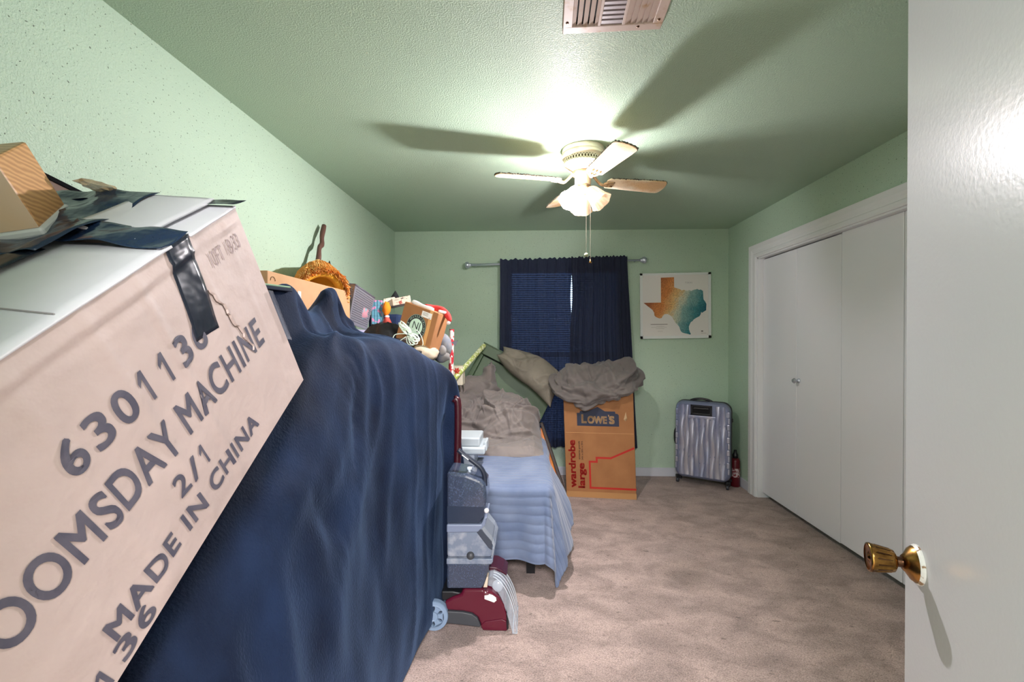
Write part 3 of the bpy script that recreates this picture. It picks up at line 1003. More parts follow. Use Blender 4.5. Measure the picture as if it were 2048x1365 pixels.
for (x0, y0), (x1, y1) in zip(pl[:-1], pl[1:]):
    p0, p1 = bx(x0, y0, 0.0002), bx(x1, y1, 0.0002)
    d = (p1 - p0).normalized(); s = d.cross(bn).normalized() * 0.0082
    b.prism([p0 - s - d * 0.0082, p1 - s + d * 0.0082, p1 + s + d * 0.0082, p0 + s - d * 0.0082], bn * 0.0006)
b.build('red_outline', M['red_ink'], wb)
b = MB().add([bx(928, 350, 0.001), bx(950, 372, 0.001), bx(972, 338, 0.001), bx(958, 258, 0.001), bx(952, 335, 0.022)], [(0, 1, 4), (1, 2, 4), (2, 3, 4), (3, 0, 4)])
b.build('torn_paper', mat('torn_paper', (214, 182, 140), 0.8), wb)
MB().obox(bx(187, 1300, 0.0001), ba * bW, Z * 0.05, bn * 0.0006).build('clear_tape', mat('clear_packing_tape', (176, 130, 84), 0.2, coat=0.5), wb)

# ================================================================== SUITCASE
sw0 = Vector((1.376, 4.262, 0)); sw1 = Vector((1.786, 4.018, 0))
sa = (sw1 - sw0); sW = sa.length; sa.normalize()
sn = Vector((sa.y, -sa.x, 0))
sH, sZ0, sD = 0.715, 0.062, 0.18
suit = thing('suitcase', 'large silver hard shell suitcase on four wheels in the corner by the closet', 'suitcase', sw0 + sa * sW / 2 - sn * sD / 2)
tilt = -sn * 0.02
upv = (Z + (tilt / sH))
def S(s, t, d=0.0):                                     # s across 0..1, t up 0..1, d out of the front
    return sw0 + sa * sW * s + Z * sZ0 + upv * (sH * t) + sn * d
def suit_mat():
    m = mat('brushed_silver_shell', (150, 150, 166), 0.33, 0.4)
    nt = m.node_tree; bs = nt.nodes['Principled BSDF']
    tc = nt.nodes.new('ShaderNodeTexCoord'); mp = nt.nodes.new('ShaderNodeMapping'); mp.inputs['Scale'].default_value = (1, 1, 0.14)
    n = nt.nodes.new('ShaderNodeTexNoise'); n.inputs['Scale'].default_value = 16; n.inputs['Detail'].default_value = 2
    r = nt.nodes.new('ShaderNodeValToRGB')
    r.color_ramp.elements[0].position = 0.35; r.color_ramp.elements[1].position = 0.68
    r.color_ramp.elements[0].color = lin((148, 154, 182)); r.color_ramp.elements[1].color = lin((190, 186, 194))
    nt.links.new(tc.outputs['Object'], mp.inputs[0]); nt.links.new(mp.outputs[0], n.inputs['Vector'])
    nt.links.new(n.outputs['Fac'], r.inputs[0]); nt.links.new(r.outputs[0], bs.inputs['Base Color'])
    return m
m_suit = suit_mat()
def rrect(s, t, r=0.1):
    """distance to rounded outline in metres (positive inside)"""
    x, y = (s - 0.5) * sW, (t - 0.5) * sH
    qx, qy = abs(x) - (sW / 2 - r), abs(y) - (sH / 2 - r)
    return -(min(max(qx, qy), 0) + sqrt(max(qx, 0) ** 2 + max(qy, 0) ** 2) - r)
# shells made as stacked rounded outlines
def rpoly(inset, n=10, r=0.075):
    w, h = sW / 2 - inset, sH / 2 - inset
    rr_ = max(0.01, r - inset)
    pts = []
    for (cx_, cy_, a0) in ((w - rr_, h - rr_, 0), (-w + rr_, h - rr_, 90), (-w + rr_, -h + rr_, 180), (w - rr_, -h + rr_, 270)):
        for k in range(n + 1):
            a = radians(a0 + 90 * k / n)
            pts.append((0.5 + (cx_ + rr_ * cos(a)) / sW, 0.5 + (cy_ + rr_ * sin(a)) / sH))
    return pts
def shell(layers):
    b = MB()
    rings = [[S(s, t, d) for s, t in rpoly(i)] for i, d in layers]
    n = len(rings[0])
    fs = []
    for k in range(len(rings) - 1):
        fs += [(k * n + i, k * n + (i + 1) % n, (k + 1) * n + (i + 1) % n, (k + 1) * n + i) for i in range(n)]
    fs += [tuple(range(n)), tuple((len(rings) - 1) * n + i for i in range(n))]
    return b.add([p for r_ in rings for p in r_], fs)
shell([(0.004, -0.062), (0.0, -0.045), (0.003, -0.024), (0.012, -0.009), (0.026, 0.0)]).build('front_shell', mat('gap_shade_silver', (126, 132, 158), 0.35, 0.4), suit, smooth=False, bev=0.002)  # silver darkened to paint shade into the gaps between the staves
shell([(-0.004, -0.092), (-0.005, -0.084), (-0.005, -0.066), (-0.004, -0.058)]).build('zip_band', M['black'], suit)
shell([(0.03, -sD), (0.01, -sD + 0.02), (0.0, -0.12), (0.004, -0.085)]).build('back_shell', m_suit, suit)
# waved vertical staves on the front
ncol = 9
offs = [0.0, 0.5, 0.15, 0.6, 0.3, 0.8, 0.1, 0.55, 0.25]
def edge_x(i, t):
    base = 0.085 + 0.83 * i / ncol
    return base if i in (0, ncol) else base + 0.008 * sin(2 * pi * (2.1 * t + 0.35 * i)) * (1 if i % 2 else -1)
for i in range(ncol):
    P = []
    nt_ = 48
    top = 0.955 if i in (0, 1, 7, 8) else 0.79
    for j in range(nt_ + 1):
        t = 0.045 + (top - 0.045) * j / nt_
        row = []
        xa, xb = edge_x(i, t), edge_x(i + 1, t)
        lift = 0.006 + 0.0075 * sin(2 * pi * (2.1 * t + offs[i]))
        if i % 2:
            lift += 0.003
        for k in range(9):
            q = k / 8
            d = lift * (1 - (2 * q - 1) ** 6) + 0.003 * sin(pi * q)
            row.append(S(xa + 0.003 + (xb - xa - 0.006) * q, t, d))
        P.append(row)
    MB().grid(P).build('stave', m_suit, suit, smooth=True)
# woven blocks along both edges
for s0_, s1_ in ((0.012, 0.085), (0.915, 0.988)):
    for k in range(10):
        t0_ = 0.11 + k * 0.079
        d = 0.002 if k % 2 else -0.003
        MB().obox(S(s0_, t0_, -0.016), sa * sW * (s1_ - s0_), upv * sH * 0.073, sn * (0.014 + d)).build('edge_block', m_suit, suit, bev=0.006)
# trolley handle pocket
b = MB()
for (s0_, s1_, t0_, t1_) in ((0.30, 0.68, 0.935, 0.957), (0.30, 0.68, 0.83, 0.852), (0.30, 0.335, 0.83, 0.957), (0.645, 0.68, 0.83, 0.957)):
    b.obox(S(s0_, t0_, 0.0), sa * sW * (s1_ - s0_), upv * sH * (t1_ - t0_), sn * 0.012)
b.build('handle_frame', M['black'], suit, bev=0.002)
MB().obox(S(0.335, 0.852, 0.0), sa * sW * 0.31, upv * sH * 0.083, sn * 0.002).build('handle_pocket', M['dark'], suit)
MB().obox(S(0.35, 0.905, 0.002), sa * sW * 0.28, upv * sH * 0.02, sn * 0.009).build('trolley_handle', M['black'], suit, bev=0.003)
MB().obox(S(0.25, 0.785, 0.0), sa * sW * 0.5, upv * sH * 0.035, sn * 0.006).build('pocket_lip', m_suit, suit, bev=0.003)
pts = [S(0.26, 1.0, -0.07), S(0.33, 1.018, -0.07), S(0.45, 1.03, -0.07), S(0.58, 1.02, -0.07), S(0.66, 1.0, -0.07)]
MB().tube(path3(pts, 20), 0.0105, 10).build('carry_handle', M['black'], suit, smooth=True)
pts = [S(0.0, 0.62, -0.07), S(-0.028, 0.57, -0.07), S(-0.03, 0.46, -0.07), S(0.0, 0.40, -0.07)]
MB().tube(path3(pts, 20), 0.009, 10).build('side_handle', M['black'], suit, smooth=True)
MB().obox(S(1.0, 0.76, -0.09), sa * 0.012, upv * 0.03, sn * 0.03).build('lock', M['black'], suit, bev=0.003)
for s, d in ((0.05, -0.03), (0.95, -0.03), (0.05, -sD + 0.03), (0.95, -sD + 0.03)):
    c = S(s, 0, d)
    b = MB().obox(c + Vector((-0.018, -0.018, -0.018)), (0.036, 0, 0), (0, 0.036, 0), (0, 0, 0.03))
    ho = b.build('wheel_housing', M['black'], suit, bev=0.006)
    b = MB().lathe([(0.0, -0.011), (0.02, -0.011), (0.0225, -0.006), (0.0225, 0.006), (0.02, 0.011), (0.0, 0.011)], Vector((c.x, c.y, 0.0235)), sa, 20)
    b.build('wheel', mat('grey_rubber', (58, 60, 66), 0.5), ho, smooth=True)
# red bottle standing behind the suitcase
rb = thing('spray_bottle', 'dark red bottle with black top standing behind the suitcase in the corner', 'bottle', (1.898, 4.21, 0))
o_ = Vector((1.902, 4.175, 0))
MB().lathe([(0.0, 0.0), (0.037, 0.0), (0.04, 0.01), (0.04, 0.235), (0.03, 0.26), (0.0, 0.262)], o_, n=24).build('bottle_body', mat('dark_red_bottle', (92, 14, 26), 0.35), rb, smooth=True)
MB().lathe([(0.0, 0.26), (0.024, 0.26), (0.026, 0.29), (0.014, 0.31), (0.012, 0.335), (0.0, 0.336)], o_, n=18).build('cap', M['black'], rb, smooth=True)
MB().lathe([(0.0405, 0.09), (0.0408, 0.10), (0.0408, 0.16), (0.0405, 0.17)], o_, n=24).build('bottle_label', mat('bottle_label', (196, 176, 178), 0.5, var=(60, (120, 30, 40), 0.45, 0.55)), rb, smooth=True)

# ================================================================== HEAP ALONG THE LEFT WALL
# chest under the blanket carries everything piled there
chest = thing('storage_chest', 'dark storage chest almost hidden under the navy blanket along the left wall', 'chest', (-0.95, 1.9, 0))
m_chest = mat('dark_chest_wood', (58, 44, 36), 0.6)
MB().span((-1.33, 1.42, 0.0), (-0.74, 2.38, 1.23)).build('chest_body', m_chest, chest, bev=0.01)
MB().span((-1.335, 1.41, 1.23), (-0.73, 2.39, 1.255)).build('chest_lid', m_chest, chest, bev=0.008)

m_velvet = mat('navy_velvet', (12, 20, 38), 0.75, var=(4, (24, 38, 64), 0.36, 0.66, 10), spec=0.15, sheen=0.34, sheen_tint=(130, 160, 205), bump=(140, 0.5, 5), bump_dist=0.004, aniso=(1, 1.3, 0.8))  # noise mixes in a lighter blue, painting sheen patches on the pile
m_velvet.node_tree.nodes['Principled BSDF'].inputs['Sheen Roughness'].default_value = 0.35
# cross sections: (Y, [(x, z) from the wall side over the crest down to the hem])
ST = [
    (0.42, [(-1.30, 0.62), (-1.0, 0.60), (-0.78, 0.585), (-0.70, 0.56), (-0.62, 0.52), (-0.56, 0.36), (-0.54, 0.18), (-0.55, 0.02)]),
    (0.64, [(-1.30, 0.78), (-1.0, 0.77), (-0.80, 0.765), (-0.71, 0.74), (-0.63, 0.70), (-0.56, 0.50), (-0.53, 0.25), (-0.53, 0.02)]),
    (0.90, [(-1.30, 0.96), (-1.0, 0.95), (-0.82, 0.945), (-0.73, 0.92), (-0.66, 0.89), (-0.57, 0.64), (-0.53, 0.30), (-0.52, 0.02)]),
    (1.15, [(-1.32, 1.14), (-1.0, 1.14), (-0.84, 1.135), (-0.75, 1.11), (-0.68, 1.08), (-0.58, 0.80), (-0.53, 0.38), (-0.52, 0.02)]),
    (1.36, [(-1.33, 1.36), (-1.05, 1.37), (-0.88, 1.42), (-0.79, 1.31), (-0.69, 1.23), (-0.59, 0.88), (-0.53, 0.40), (-0.52, 0.02)]),
    (1.55, [(-1.33, 1.36), (-1.05, 1.37), (-0.875, 1.555), (-0.80, 1.40), (-0.68, 1.325), (-0.585, 0.92), (-0.53, 0.42), (-0.51, 0.02)]),
    (1.66, [(-1.33, 1.36), (-1.05, 1.36), (-0.87, 1.475), (-0.78, 1.375), (-0.645, 1.325), (-0.575, 0.92), (-0.515, 0.42), (-0.50, 0.02)]),
    (1.78, [(-1.33, 1.36), (-1.05, 1.36), (-0.875, 1.485), (-0.78, 1.375), (-0.60, 1.32), (-0.55, 0.92), (-0.50, 0.42), (-0.49, 0.02)]),
    (1.95, [(-1.33, 1.36), (-1.05, 1.36), (-0.885, 1.58), (-0.815, 1.42), (-0.55, 1.31), (-0.505, 0.90), (-0.48, 0.42), (-0.475, 0.03)]),
    (2.04, [(-1.33, 1.34), (-1.05, 1.34), (-0.87, 1.47), (-0.80, 1.395), (-0.51, 1.285), (-0.475, 0.88), (-0.458, 0.42), (-0.458, 0.03)]),
    (2.12, [(-1.33, 1.32), (-1.05, 1.32), (-0.85, 1.405), (-0.74, 1.335), (-0.475, 1.25), (-0.445, 0.88), (-0.44, 0.42), (-0.445, 0.03)]),
    (2.20, [(-1.33, 1.28), (-1.05, 1.28), (-0.80, 1.375), (-0.71, 1.305), (-0.435, 1.225), (-0.43, 0.86), (-0.428, 0.42), (-0.432, 0.03)]),
    (2.24, [(-1.33, 1.28), (-1.05, 1.28), (-0.79, 1.36), (-0.70, 1.295), (-0.415, 1.21), (-0.425, 0.86), (-0.424, 0.42), (-0.424, 0.05)]),
    (2.29, [(-1.33, 1.26), (-1.05, 1.27), (-0.79, 1.32), (-0.71, 1.275), (-0.385, 1.175), (-0.364, 0.80), (-0.362, 0.40), (-0.360, 0.09)]),
    (2.33, [(-1.33, 1.26), (-1.05, 1.27), (-0.80, 1.30), (-0.72, 1.27), (-0.40, 1.15), (-0.362, 0.78), (-0.360, 0.40), (-0.358, 0.09)]),
    (2.37, [(-1.33, 1.26), (-1.05, 1.26), (-0.85, 1.27), (-0.75, 1.22), (-0.52, 1.10), (-0.50, 0.78), (-0.50, 0.40), (-0.50, 0.09)]),
]
NU, NVb = 170, 130
prof_dense = []
for Y, pts in ST:
    s = spline([(Y, x, z) for x, z in pts], NVb)
    prof_dense.append(s)
prof_dense = np.array(prof_dense)                       # stations x NV x 3
dense = np.array([spline(prof_dense[:, j, :], NU) for j in range(NVb)])   # NV x NU x 3
dense = np.transpose(dense, (1, 0, 2))                  # NU x NV x 3 (Y, X, Z)
# fold ridges as curves in (Y, t): (Y0, t0, Y1, t1, bow, width, height)
FOLDS = [
    (1.64, 0.47, 1.16, 0.78, 0.16, 0.045, 0.024), (1.54, 0.50, 1.02, 0.62, 0.10, 0.040, 0.020),
    (1.66, 0.49, 1.06, 0.54, -0.02, 0.036, 0.026, 0.10), (1.60, 0.56, 1.15, 0.58, 0.0, 0.030, -0.020, 0.11), (1.72, 0.58, 1.40, 0.70, 0.10, 0.040, 0.014),
    (1.80, 0.48, 1.62, 0.80, 0.06, 0.030, 0.010), (1.93, 0.48, 1.80, 1.00, 0.05, 0.014, 0.006), (1.68, 0.50, 1.45, 0.72, 0.13, 0.014, 0.008), (2.13, 0.47, 2.07, 0.9, 0.02, 0.009, 0.004), (2.05, 0.47, 1.96, 1.00, 0.03, 0.018, 0.004),
    (1.40, 0.48, 0.85, 0.60, 0.06, 0.036, 0.012), (1.20, 0.66, 1.50, 0.95, -0.10, 0.060, 0.014),
    (1.02, 0.62, 0.80, 1.0, 0.06, 0.040, 0.022), (0.86, 0.60, 0.66, 1.0, 0.04, 0.03, 0.022), (0.95, 0.78, 0.90, 1.0, 0.0, 0.016, -0.03),
    (1.58, 0.30, 1.56, 0.46, 0.01, 0.020, -0.020), (1.83, 0.24, 1.70, 0.47, 0.02, 0.020, -0.016), (1.90, 0.24, 1.86, 0.46, -0.02, 0.016, 0.018),
    (1.98, 0.28, 1.99, 0.46, 0.0, 0.012, -0.022), (2.06, 0.28, 2.04, 0.46, 0.0, 0.014, 0.018), (1.80, 0.30, 1.50, 0.50, 0.05, 0.018, 0.016), (2.12, 0.30, 2.10, 0.46, 0.0, 0.012, -0.016), (2.17, 0.30, 2.16, 0.47, 0.0, 0.014, 0.014),
]
segs = []
for (Y0, t0, Y1, t1, bow, w_, h_, *bt) in FOLDS:
    k = np.linspace(0, 1, 24)
    t0, t1 = [(t * 1.142 if t <= 0.5 else 0.571 + (t - 0.5) * 0.858) for t in (t0, t1)]
    cy = Y0 + (Y1 - Y0) * k + bow * np.sin(pi * k)
    ct = t0 + (t1 - t0) * k + (bt[0] if bt else 0.0) * np.sin(pi * k)
    segs.append((cy, ct, w_, h_, k))
tt = np.linspace(0, 1, NVb)
disp = np.zeros((NU, NVb))
for cy, ct, w_, h_, k in segs:
    dY = dense[:, :, 0][:, :, None] - cy[None, None, :]
    dT = (tt[None, :, None] - ct[None, None, :]) * 1.5
    d2 = dY ** 2 + dT ** 2
    fade = (np.clip(k * 5 + 0.3, 0, 1) * np.clip((1 - k) * 4 + 0.35, 0, 1))
    disp += 0.9 * h_ * np.max(np.exp(-d2 / (w_ * w_)) * fade[None, None, :], axis=2)
dU = np.gradient(dense, axis=0); dV = np.gradient(dense, axis=1)
nrm = np.cross(dV, dU)                                  # (Y,X,Z) order -> sign fixed below
nrm /= (np.linalg.norm(nrm, axis=2, keepdims=True) + 1e-9)
if nrm[NU // 2, int(NVb * 0.75), 1] < 0:
    nrm = -nrm
for i in range(NU):
    for j in range(NVb):
        y_, x_, z_ = dense[i, j]
        disp[i, j] += 0.020 * (noise.noise(Vector((x_ * 3, y_ * 3.2, z_ * 2.2))) ) + 0.006 * noise.noise(Vector((x_ * 9, y_ * 10, z_ * 6)))
low = np.clip((dense[:, :, 2] - 0.02) / 0.06, 0, 1)
dense = dense + nrm * (disp * (0.3 + 0.7 * low))[:, :, None]
P = [[(dense[i, j, 1], dense[i, j, 0], max(0.012, dense[i, j, 2])) for j in range(NVb)] for i in range(NU)]
bk = MB().grid(P).build('blanket', m_velvet, smooth=True, loc=(-0.9, 1.4, 0))
tag(bk, 'big navy velvet blanket draped over the heap along the left wall, hem on the carpet', 'blanket')

# ------------------------------------------------------------------ big printed carton, tipped on the heap
XF = -0.60
ANG = radians(36)
U = Vector((0, cos(ANG), sin(ANG))); Vv = Vector((0, -sin(ANG), cos(ANG))); Xv = Vector((1, 0, 0))
BR = onX(607, 760, XF)
LEN, HGT, DEP = 0.82, 0.471, 0.66
db = thing('printed_carton', 'big pale cardboard carton with stencilled lettering and black tape tipped on the navy blanket', 'cardboard box', BR - U * LEN / 2 - Xv * DEP / 2)
def D(u, v, x=0.0):
    return BR + U * u + Vv * v + Xv * x
m_pale = mat('pale_pinkish_cardboard', (188, 169, 164), 0.6, var=(5, (178, 160, 155), 0.35, 0.7), bump=(16, 0.35, 4), bump_dist=0.012)
m_top = mat('pale_grey_flap', (212, 211, 216), 0.55, var=(6, (200, 200, 206), 0.3, 0.7), bump=(10, 0.3, 3), bump_dist=0.01)
m_edge = mat('corrugated_edge', (168, 156, 146), 0.8, var=(160, (84, 72, 66), 0.5, 0.6))
# text side as a slightly dented sheet with rounded top edge, rest of the body behind it
def dent(u, v):
    a = 0.0032 * noise.noise(Vector((u * 5, v * 6, 1.3))) + 0.0016 * noise.noise(Vector((u * 14, v * 13, 4.3)))
    for (u0, w_, h_) in ((-0.40, 0.010, 0.002), (-0.30, 0.008, 0.0022), (-0.16, 0.006, 0.0016), (-0.52, 0.014, 0.0018), (-0.06, 0.005, 0.0014)):
        a += h_ * exp(-((u - u0 - 0.03 * (v - 0.25)) / w_) ** 2)
    a += 0.0025 * exp(-((v - 0.445) / 0.006) ** 2) - 0.002 * exp(-((v - 0.43) / 0.006) ** 2)
    return a * min(1, v / 0.02, (HGT - v) / 0.02, -u / 0.015 + 0.001 if u < 0 else 0.0)
P = []
for i in range(121):
    u = -LEN + LEN * i / 120
    row = []
    for j in range(65):
        v = HGT * j / 64
        row.append(D(u, v, max(0.0, dent(u, v)) + dent(u, v) * 0.5))
    P.append(row)
dface = MB().grid(P).build('printed_side', m_pale, db, smooth=True)
def dz(u, v):
    return max(0.0, dent(u, v)) + dent(u, v) * 0.5
b = MB().obox(D(-LEN, 0.0, -0.006), U * LEN, Vv * HGT, Xv * -(DEP - 0.006))
b.build('carton_body', m_pale, db, bev=0.004)
# top: two flaps, a gap, tape
def TOP(u, x, h=0.0):
    return D(u, HGT + h, x)
def sheet(pts_uxh, name, m, nu=16, nv=12, wob=0.002, thick=0.004, seed=0.0):
    """flat sheet on the carton's top from four (u, x, h) corners"""
    a, b_, c, d = [np.array(p, float) for p in pts_uxh]
    P = []
    for i in range(nu + 1):
        s = i / nu
        row = []
        for j in range(nv + 1):
            t = j / nv
            q = (a * (1 - s) + b_ * s) * (1 - t) + (d * (1 - s) + c * s) * t
            q[2] += wob * noise.noise(Vector((q[0] * 14 + seed, q[1] * 14, seed)))
            row.append(TOP(*q))
        P.append(row)
    return MB().grid(P).build(name, m, db, smooth=True, thick=thick)
sheet([(-LEN, 0.0035, 0.001), (-0.20, 0.0035, 0.001), (-0.19, -0.30, 0.010), (-LEN, -0.30, 0.012)], 'top_flap', m_top, wob=0.0015)
sheet([(-0.195, -0.058, 0.011), (0.0, -0.036, 0.013), (0.002, -0.17, 0.022), (-0.15, -0.22, 0.018)], 'top_flap', m_top, wob=0.003, thick=0.005)
sheet([(-0.15, 0.0035, -0.002), (-0.002, 0.0035, -0.002), (-0.002, -0.06, 0.002), (-0.15, -0.07, 0.003)], 'inner_flap', m_top, wob=0.001)
m_bt = M['tape_sky_tint']
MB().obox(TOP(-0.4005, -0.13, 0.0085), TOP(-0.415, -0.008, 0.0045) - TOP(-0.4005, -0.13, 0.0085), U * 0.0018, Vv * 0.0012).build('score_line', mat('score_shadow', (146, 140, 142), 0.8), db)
# seam tape across the top, then folded down over the printed side
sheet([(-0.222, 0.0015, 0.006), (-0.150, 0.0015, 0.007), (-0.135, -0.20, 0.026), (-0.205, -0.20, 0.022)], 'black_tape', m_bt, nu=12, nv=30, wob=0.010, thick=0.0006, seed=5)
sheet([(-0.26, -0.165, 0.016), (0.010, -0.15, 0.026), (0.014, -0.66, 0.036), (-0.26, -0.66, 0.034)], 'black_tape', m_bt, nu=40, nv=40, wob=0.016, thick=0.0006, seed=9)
sheet([(-0.50, -0.20, 0.012), (-0.24, -0.17, 0.016), (-0.24, -0.66, 0.034), (-0.50, -0.66, 0.03)], 'black_tape', M['black_tape'], nu=20, nv=40, wob=0.012, thick=0.0006, seed=3)
sheet([(-0.02, 0.012, 0.008), (0.014, 0.02, 0.004), (0.018, -0.64, 0.012), (-0.025, -0.64, 0.038)], 'black_tape', M['black_tape'], nu=8, nv=40, wob=0.010, thick=0.0006, seed=13)
P = []
for i in range(9):
    row = []
    for j in range(25):
        s, t = i / 8, j / 24
        vt_ = 0.474 - (0.474 - (0.31 - 0.013 * s)) * t
        u_ = (-0.214 + 0.062 * s) * (1 - t) + (-0.250 + 0.065 * s) * t
        row.append(D(u_, vt_, 0.0012 + (dz(u_, vt_) if vt_ < HGT else 0) + 0.0008 * sin(t * 9 + s * 3)))
    P.append(row)
MB().grid(P).build('tape_tail', M['black_tape'], db, smooth=True, thick=0.0006)
# crumpled clear tape at the far rim
b = MB().ell(TOP(0.0, -0.26, 0.040), (0.022, 0.038, 0.008), None, 14, 8, lambda d, p: p * (1 + 0.5 * noise.noise(d * 3.3)))
b.build('crumpled_tape', mat('amber_clear_tape', (196, 170, 130), 0.15, alpha=0.6, coat=0.5), db)
# torn line through the print
b = MB()
rnd = random.Random(4)
pts = []
for k in range(26):
    t = k / 25
    pts.append((-0.167 + 0.041 * t + 0.004 * rnd.uniform(-1, 1), 0.37 - 0.173 * t))
for k in range(25):
    (u0, v0), (u1, v1) = pts[k], pts[k + 1]
    w0, w1 = 0.0016 * (1.2 - k / 30), 0.0016 * (1.2 - (k + 1) / 30)
    b.add([D(u0 - w0, v0, 0.0012 + dz(u0, v0)), D(u0 + w0, v0, 0.0012 + dz(u0, v0)), D(u1 + w1, v1, 0.0012 + dz(u1, v1)), D(u1 - w1, v1, 0.0012 + dz(u1, v1))], [(0, 1, 2, 3)])
b.build('tear', mat('torn_fibre', (92, 76, 70), 0.9), db)
b = MB()
for k in range(25):
    (u0, v0), (u1, v1) = pts[k], pts[k + 1]
    w0 = 0.003 * (0.6 + 0.8 * rnd.random())
    b.add([D(u0 + 0.0012, v0, 0.001 + dz(u0, v0)), D(u0 + 0.0012 + w0, v0, 0.004 + dz(u0, v0)), D(u1 + 0.0012 + w0, v1, 0.004 + dz(u1, v1)), D(u1 + 0.0012, v1, 0.001 + dz(u1, v1))], [(0, 1, 2, 3)])
b.build('torn_lip', m_pale, db)
# clear packing film loose at the far lower corner
P = [[D(0.002 + 0.012 * sin(pi * i / 8) * (0.3 + 0.7 * sin(pi * j / 10)), 0.13 + 0.14 * j / 10, -0.02 + 0.03 * i / 8) for j in range(11)] for i in range(9)]
MB().grid(P).build('loose_clear_tape', mat('clear_film', (150, 160, 176), 0.08, alpha=0.45, coat=1.0), db, smooth=True)
# the stencilled print follows the side
def stencil(s, u0, u1, v0, v1, m, name, bold=0.0, spacing=1.0, slant=0.0):
    vs, fs = text2d(s, bold, spacing)
    xs = [v[0] for v in vs]; ys = [v[1] for v in vs]
    x0, y0, dx, dy = min(xs), min(ys), max(xs) - min(xs), max(ys) - min(ys)
    pts = []
    for x, y in vs:
        v = v0 + (y - y0) / dy * (v1 - v0)
        u = u0 + (x - x0) / dx * (u1 - u0) + slant * (v - v0)
        pts.append(D(u, v, 0.0013 + dz(u, v)))
    MB().add(pts, fs).build(name, m, db)
def stencil_digits(s, u0, u1, v0, v1, name, fill=0.74):
    """evenly spaced digits, the 1 drawn with its flag"""
    mb_ = MB()
    cell = (u1 - u0) / (len(s) - 1 + fill)
    for k, chh in enumerate(s):
        c0 = u0 + k * cell
        cw = cell * fill
        if chh == '1':
            pts = [(0.16, 0.74), (0.46, 1.0), (0.66, 1.0), (0.66, 0.0), (0.46, 0.0), (0.46, 0.78), (0.16, 0.58)]
            fs = [(0, 1, 5, 6), (1, 2, 3, 4, 5)]
        else:
            vs, fs = text2d(chh, 0.018, 1.0)
            xs = [v[0] for v in vs]; ys = [v[1] for v in vs]
            pts = [((x - min(xs)) / (max(xs) - min(xs)), (y - min(ys)) / (max(ys) - min(ys))) for x, y in vs]
        out = []
        for x, y in pts:
            u, v = c0 + x * cw, v0 + y * (v1 - v0)
            out.append(D(u, v, 0.0013 + dz(u, v)))
        mb_.add(out, fs)
    return mb_.build(name, M['grey_ink'], db)
stencil_digits('6301136', -0.530, -0.222, 0.289, 0.346, 'stencil_number')
stencil('DOOMSDAY MACHINE', -0.742, -0.080, 0.185, 0.253, M['grey_ink'], 'stencil_title', 0.018, 1.08)
stencil_digits('2/1', -0.437, -0.345, 0.112, 0.156, 'stencil_count', 0.8)
stencil('MADE IN CHINA', -0.632, -0.205, 0.048, 0.090, M['grey_ink'], 'stencil_origin', 0.026, 1.12)
stencil_digits('301136', -0.812, -0.572, 0.008, 0.046, 'stencil_number')
stencil('10FT 18/33', -0.128, -0.030, 0.395, 0.425, M['faint_ink'], 'stencil_code', 0.0, 1.1)

# ------------------------------------------------------------------ wood-print box on the carton, frame behind it
m_wp = wood('wood_print', (214, 164, 112), (182, 130, 84), 14.0, 6.0, 0.35, 'Z', (1, 1, 2.5))
m_wp2 = mat('glossy_pale_face', (212, 190, 172), 0.25, var=(4, (222, 184, 142), 0.4, 0.65))
o_n = TOP(-0.178, -0.230, 0.012); o_f = TOP(-0.062, -0.286, 0.012); o_l = TOP(-0.227, -0.320, 0.012)
wa, wc = o_f - o_n, o_l - o_n
wc = (wc - wa * (wc.dot(wa) / wa.dot(wa))).normalized() * 0.20
wx = thing('wood_print_box', 'box with wood grain print and white lower rim lying on the pale carton', 'box', o_n)
MB().obox(o_n + Vv * 0.014, wa, wc, Vv * 0.114).build('box_body', m_wp, wx, bev=0.004)
MB().obox(o_n - wa * 0.03 - wc * 0.02, wa * 1.06, wc * 1.04, Vv * 0.016).build('white_rim', M['white'], wx, bev=0.005)
MB().obox(o_n + Vv * 0.016 - wa * 0.008, wa * 0.008, wc * 0.98, Vv * 0.108).build('end_panel', m_wp2, wx, bev=0.002)
# dark framed board leaning on the left wall
f0, f1 = onX(-60, 272, -1.325), onX(190, 397, -1.325)
fb = thing('framed_board', 'brown framed board with black edge leaning on the left wall behind the carton', 'frame', (-1.325, (f0.y + f1.y) / 2, f1.z - 0.5))
fd = f1 - f0
dn = Vector((0.0, 0.0, -1.0)); dn = (dn - fd * (dn.dot(fd) / fd.dot(fd))).normalized()
MB().obox(f0 + dn * 0.012, fd, dn * 0.30, (-0.016, 0, 0)).build('board', mat('brown_board', (112, 88, 76), 0.7), fb)
MB().obox(f0 - Vector((0.018, 0, 0)), fd, dn * 0.012, (0.022, 0, 0)).build('black_edge', mat('matt_black_edge', (20, 20, 22), 0.95, spec=0.1), fb)
bc = MB().ell(TOP(-0.03, -0.415, 0.055), (0.05, 0.06, 0.03), None, 20, 14, lambda d, p: p * (0.8 + 0.5 * ridge(d * 1.6)))
tag(bc.build('blue_cloth', mat('blue_cloth', (64, 104, 172), 0.8), smooth=True), 'bright blue cloth tucked behind the wood print box', 'cloth')

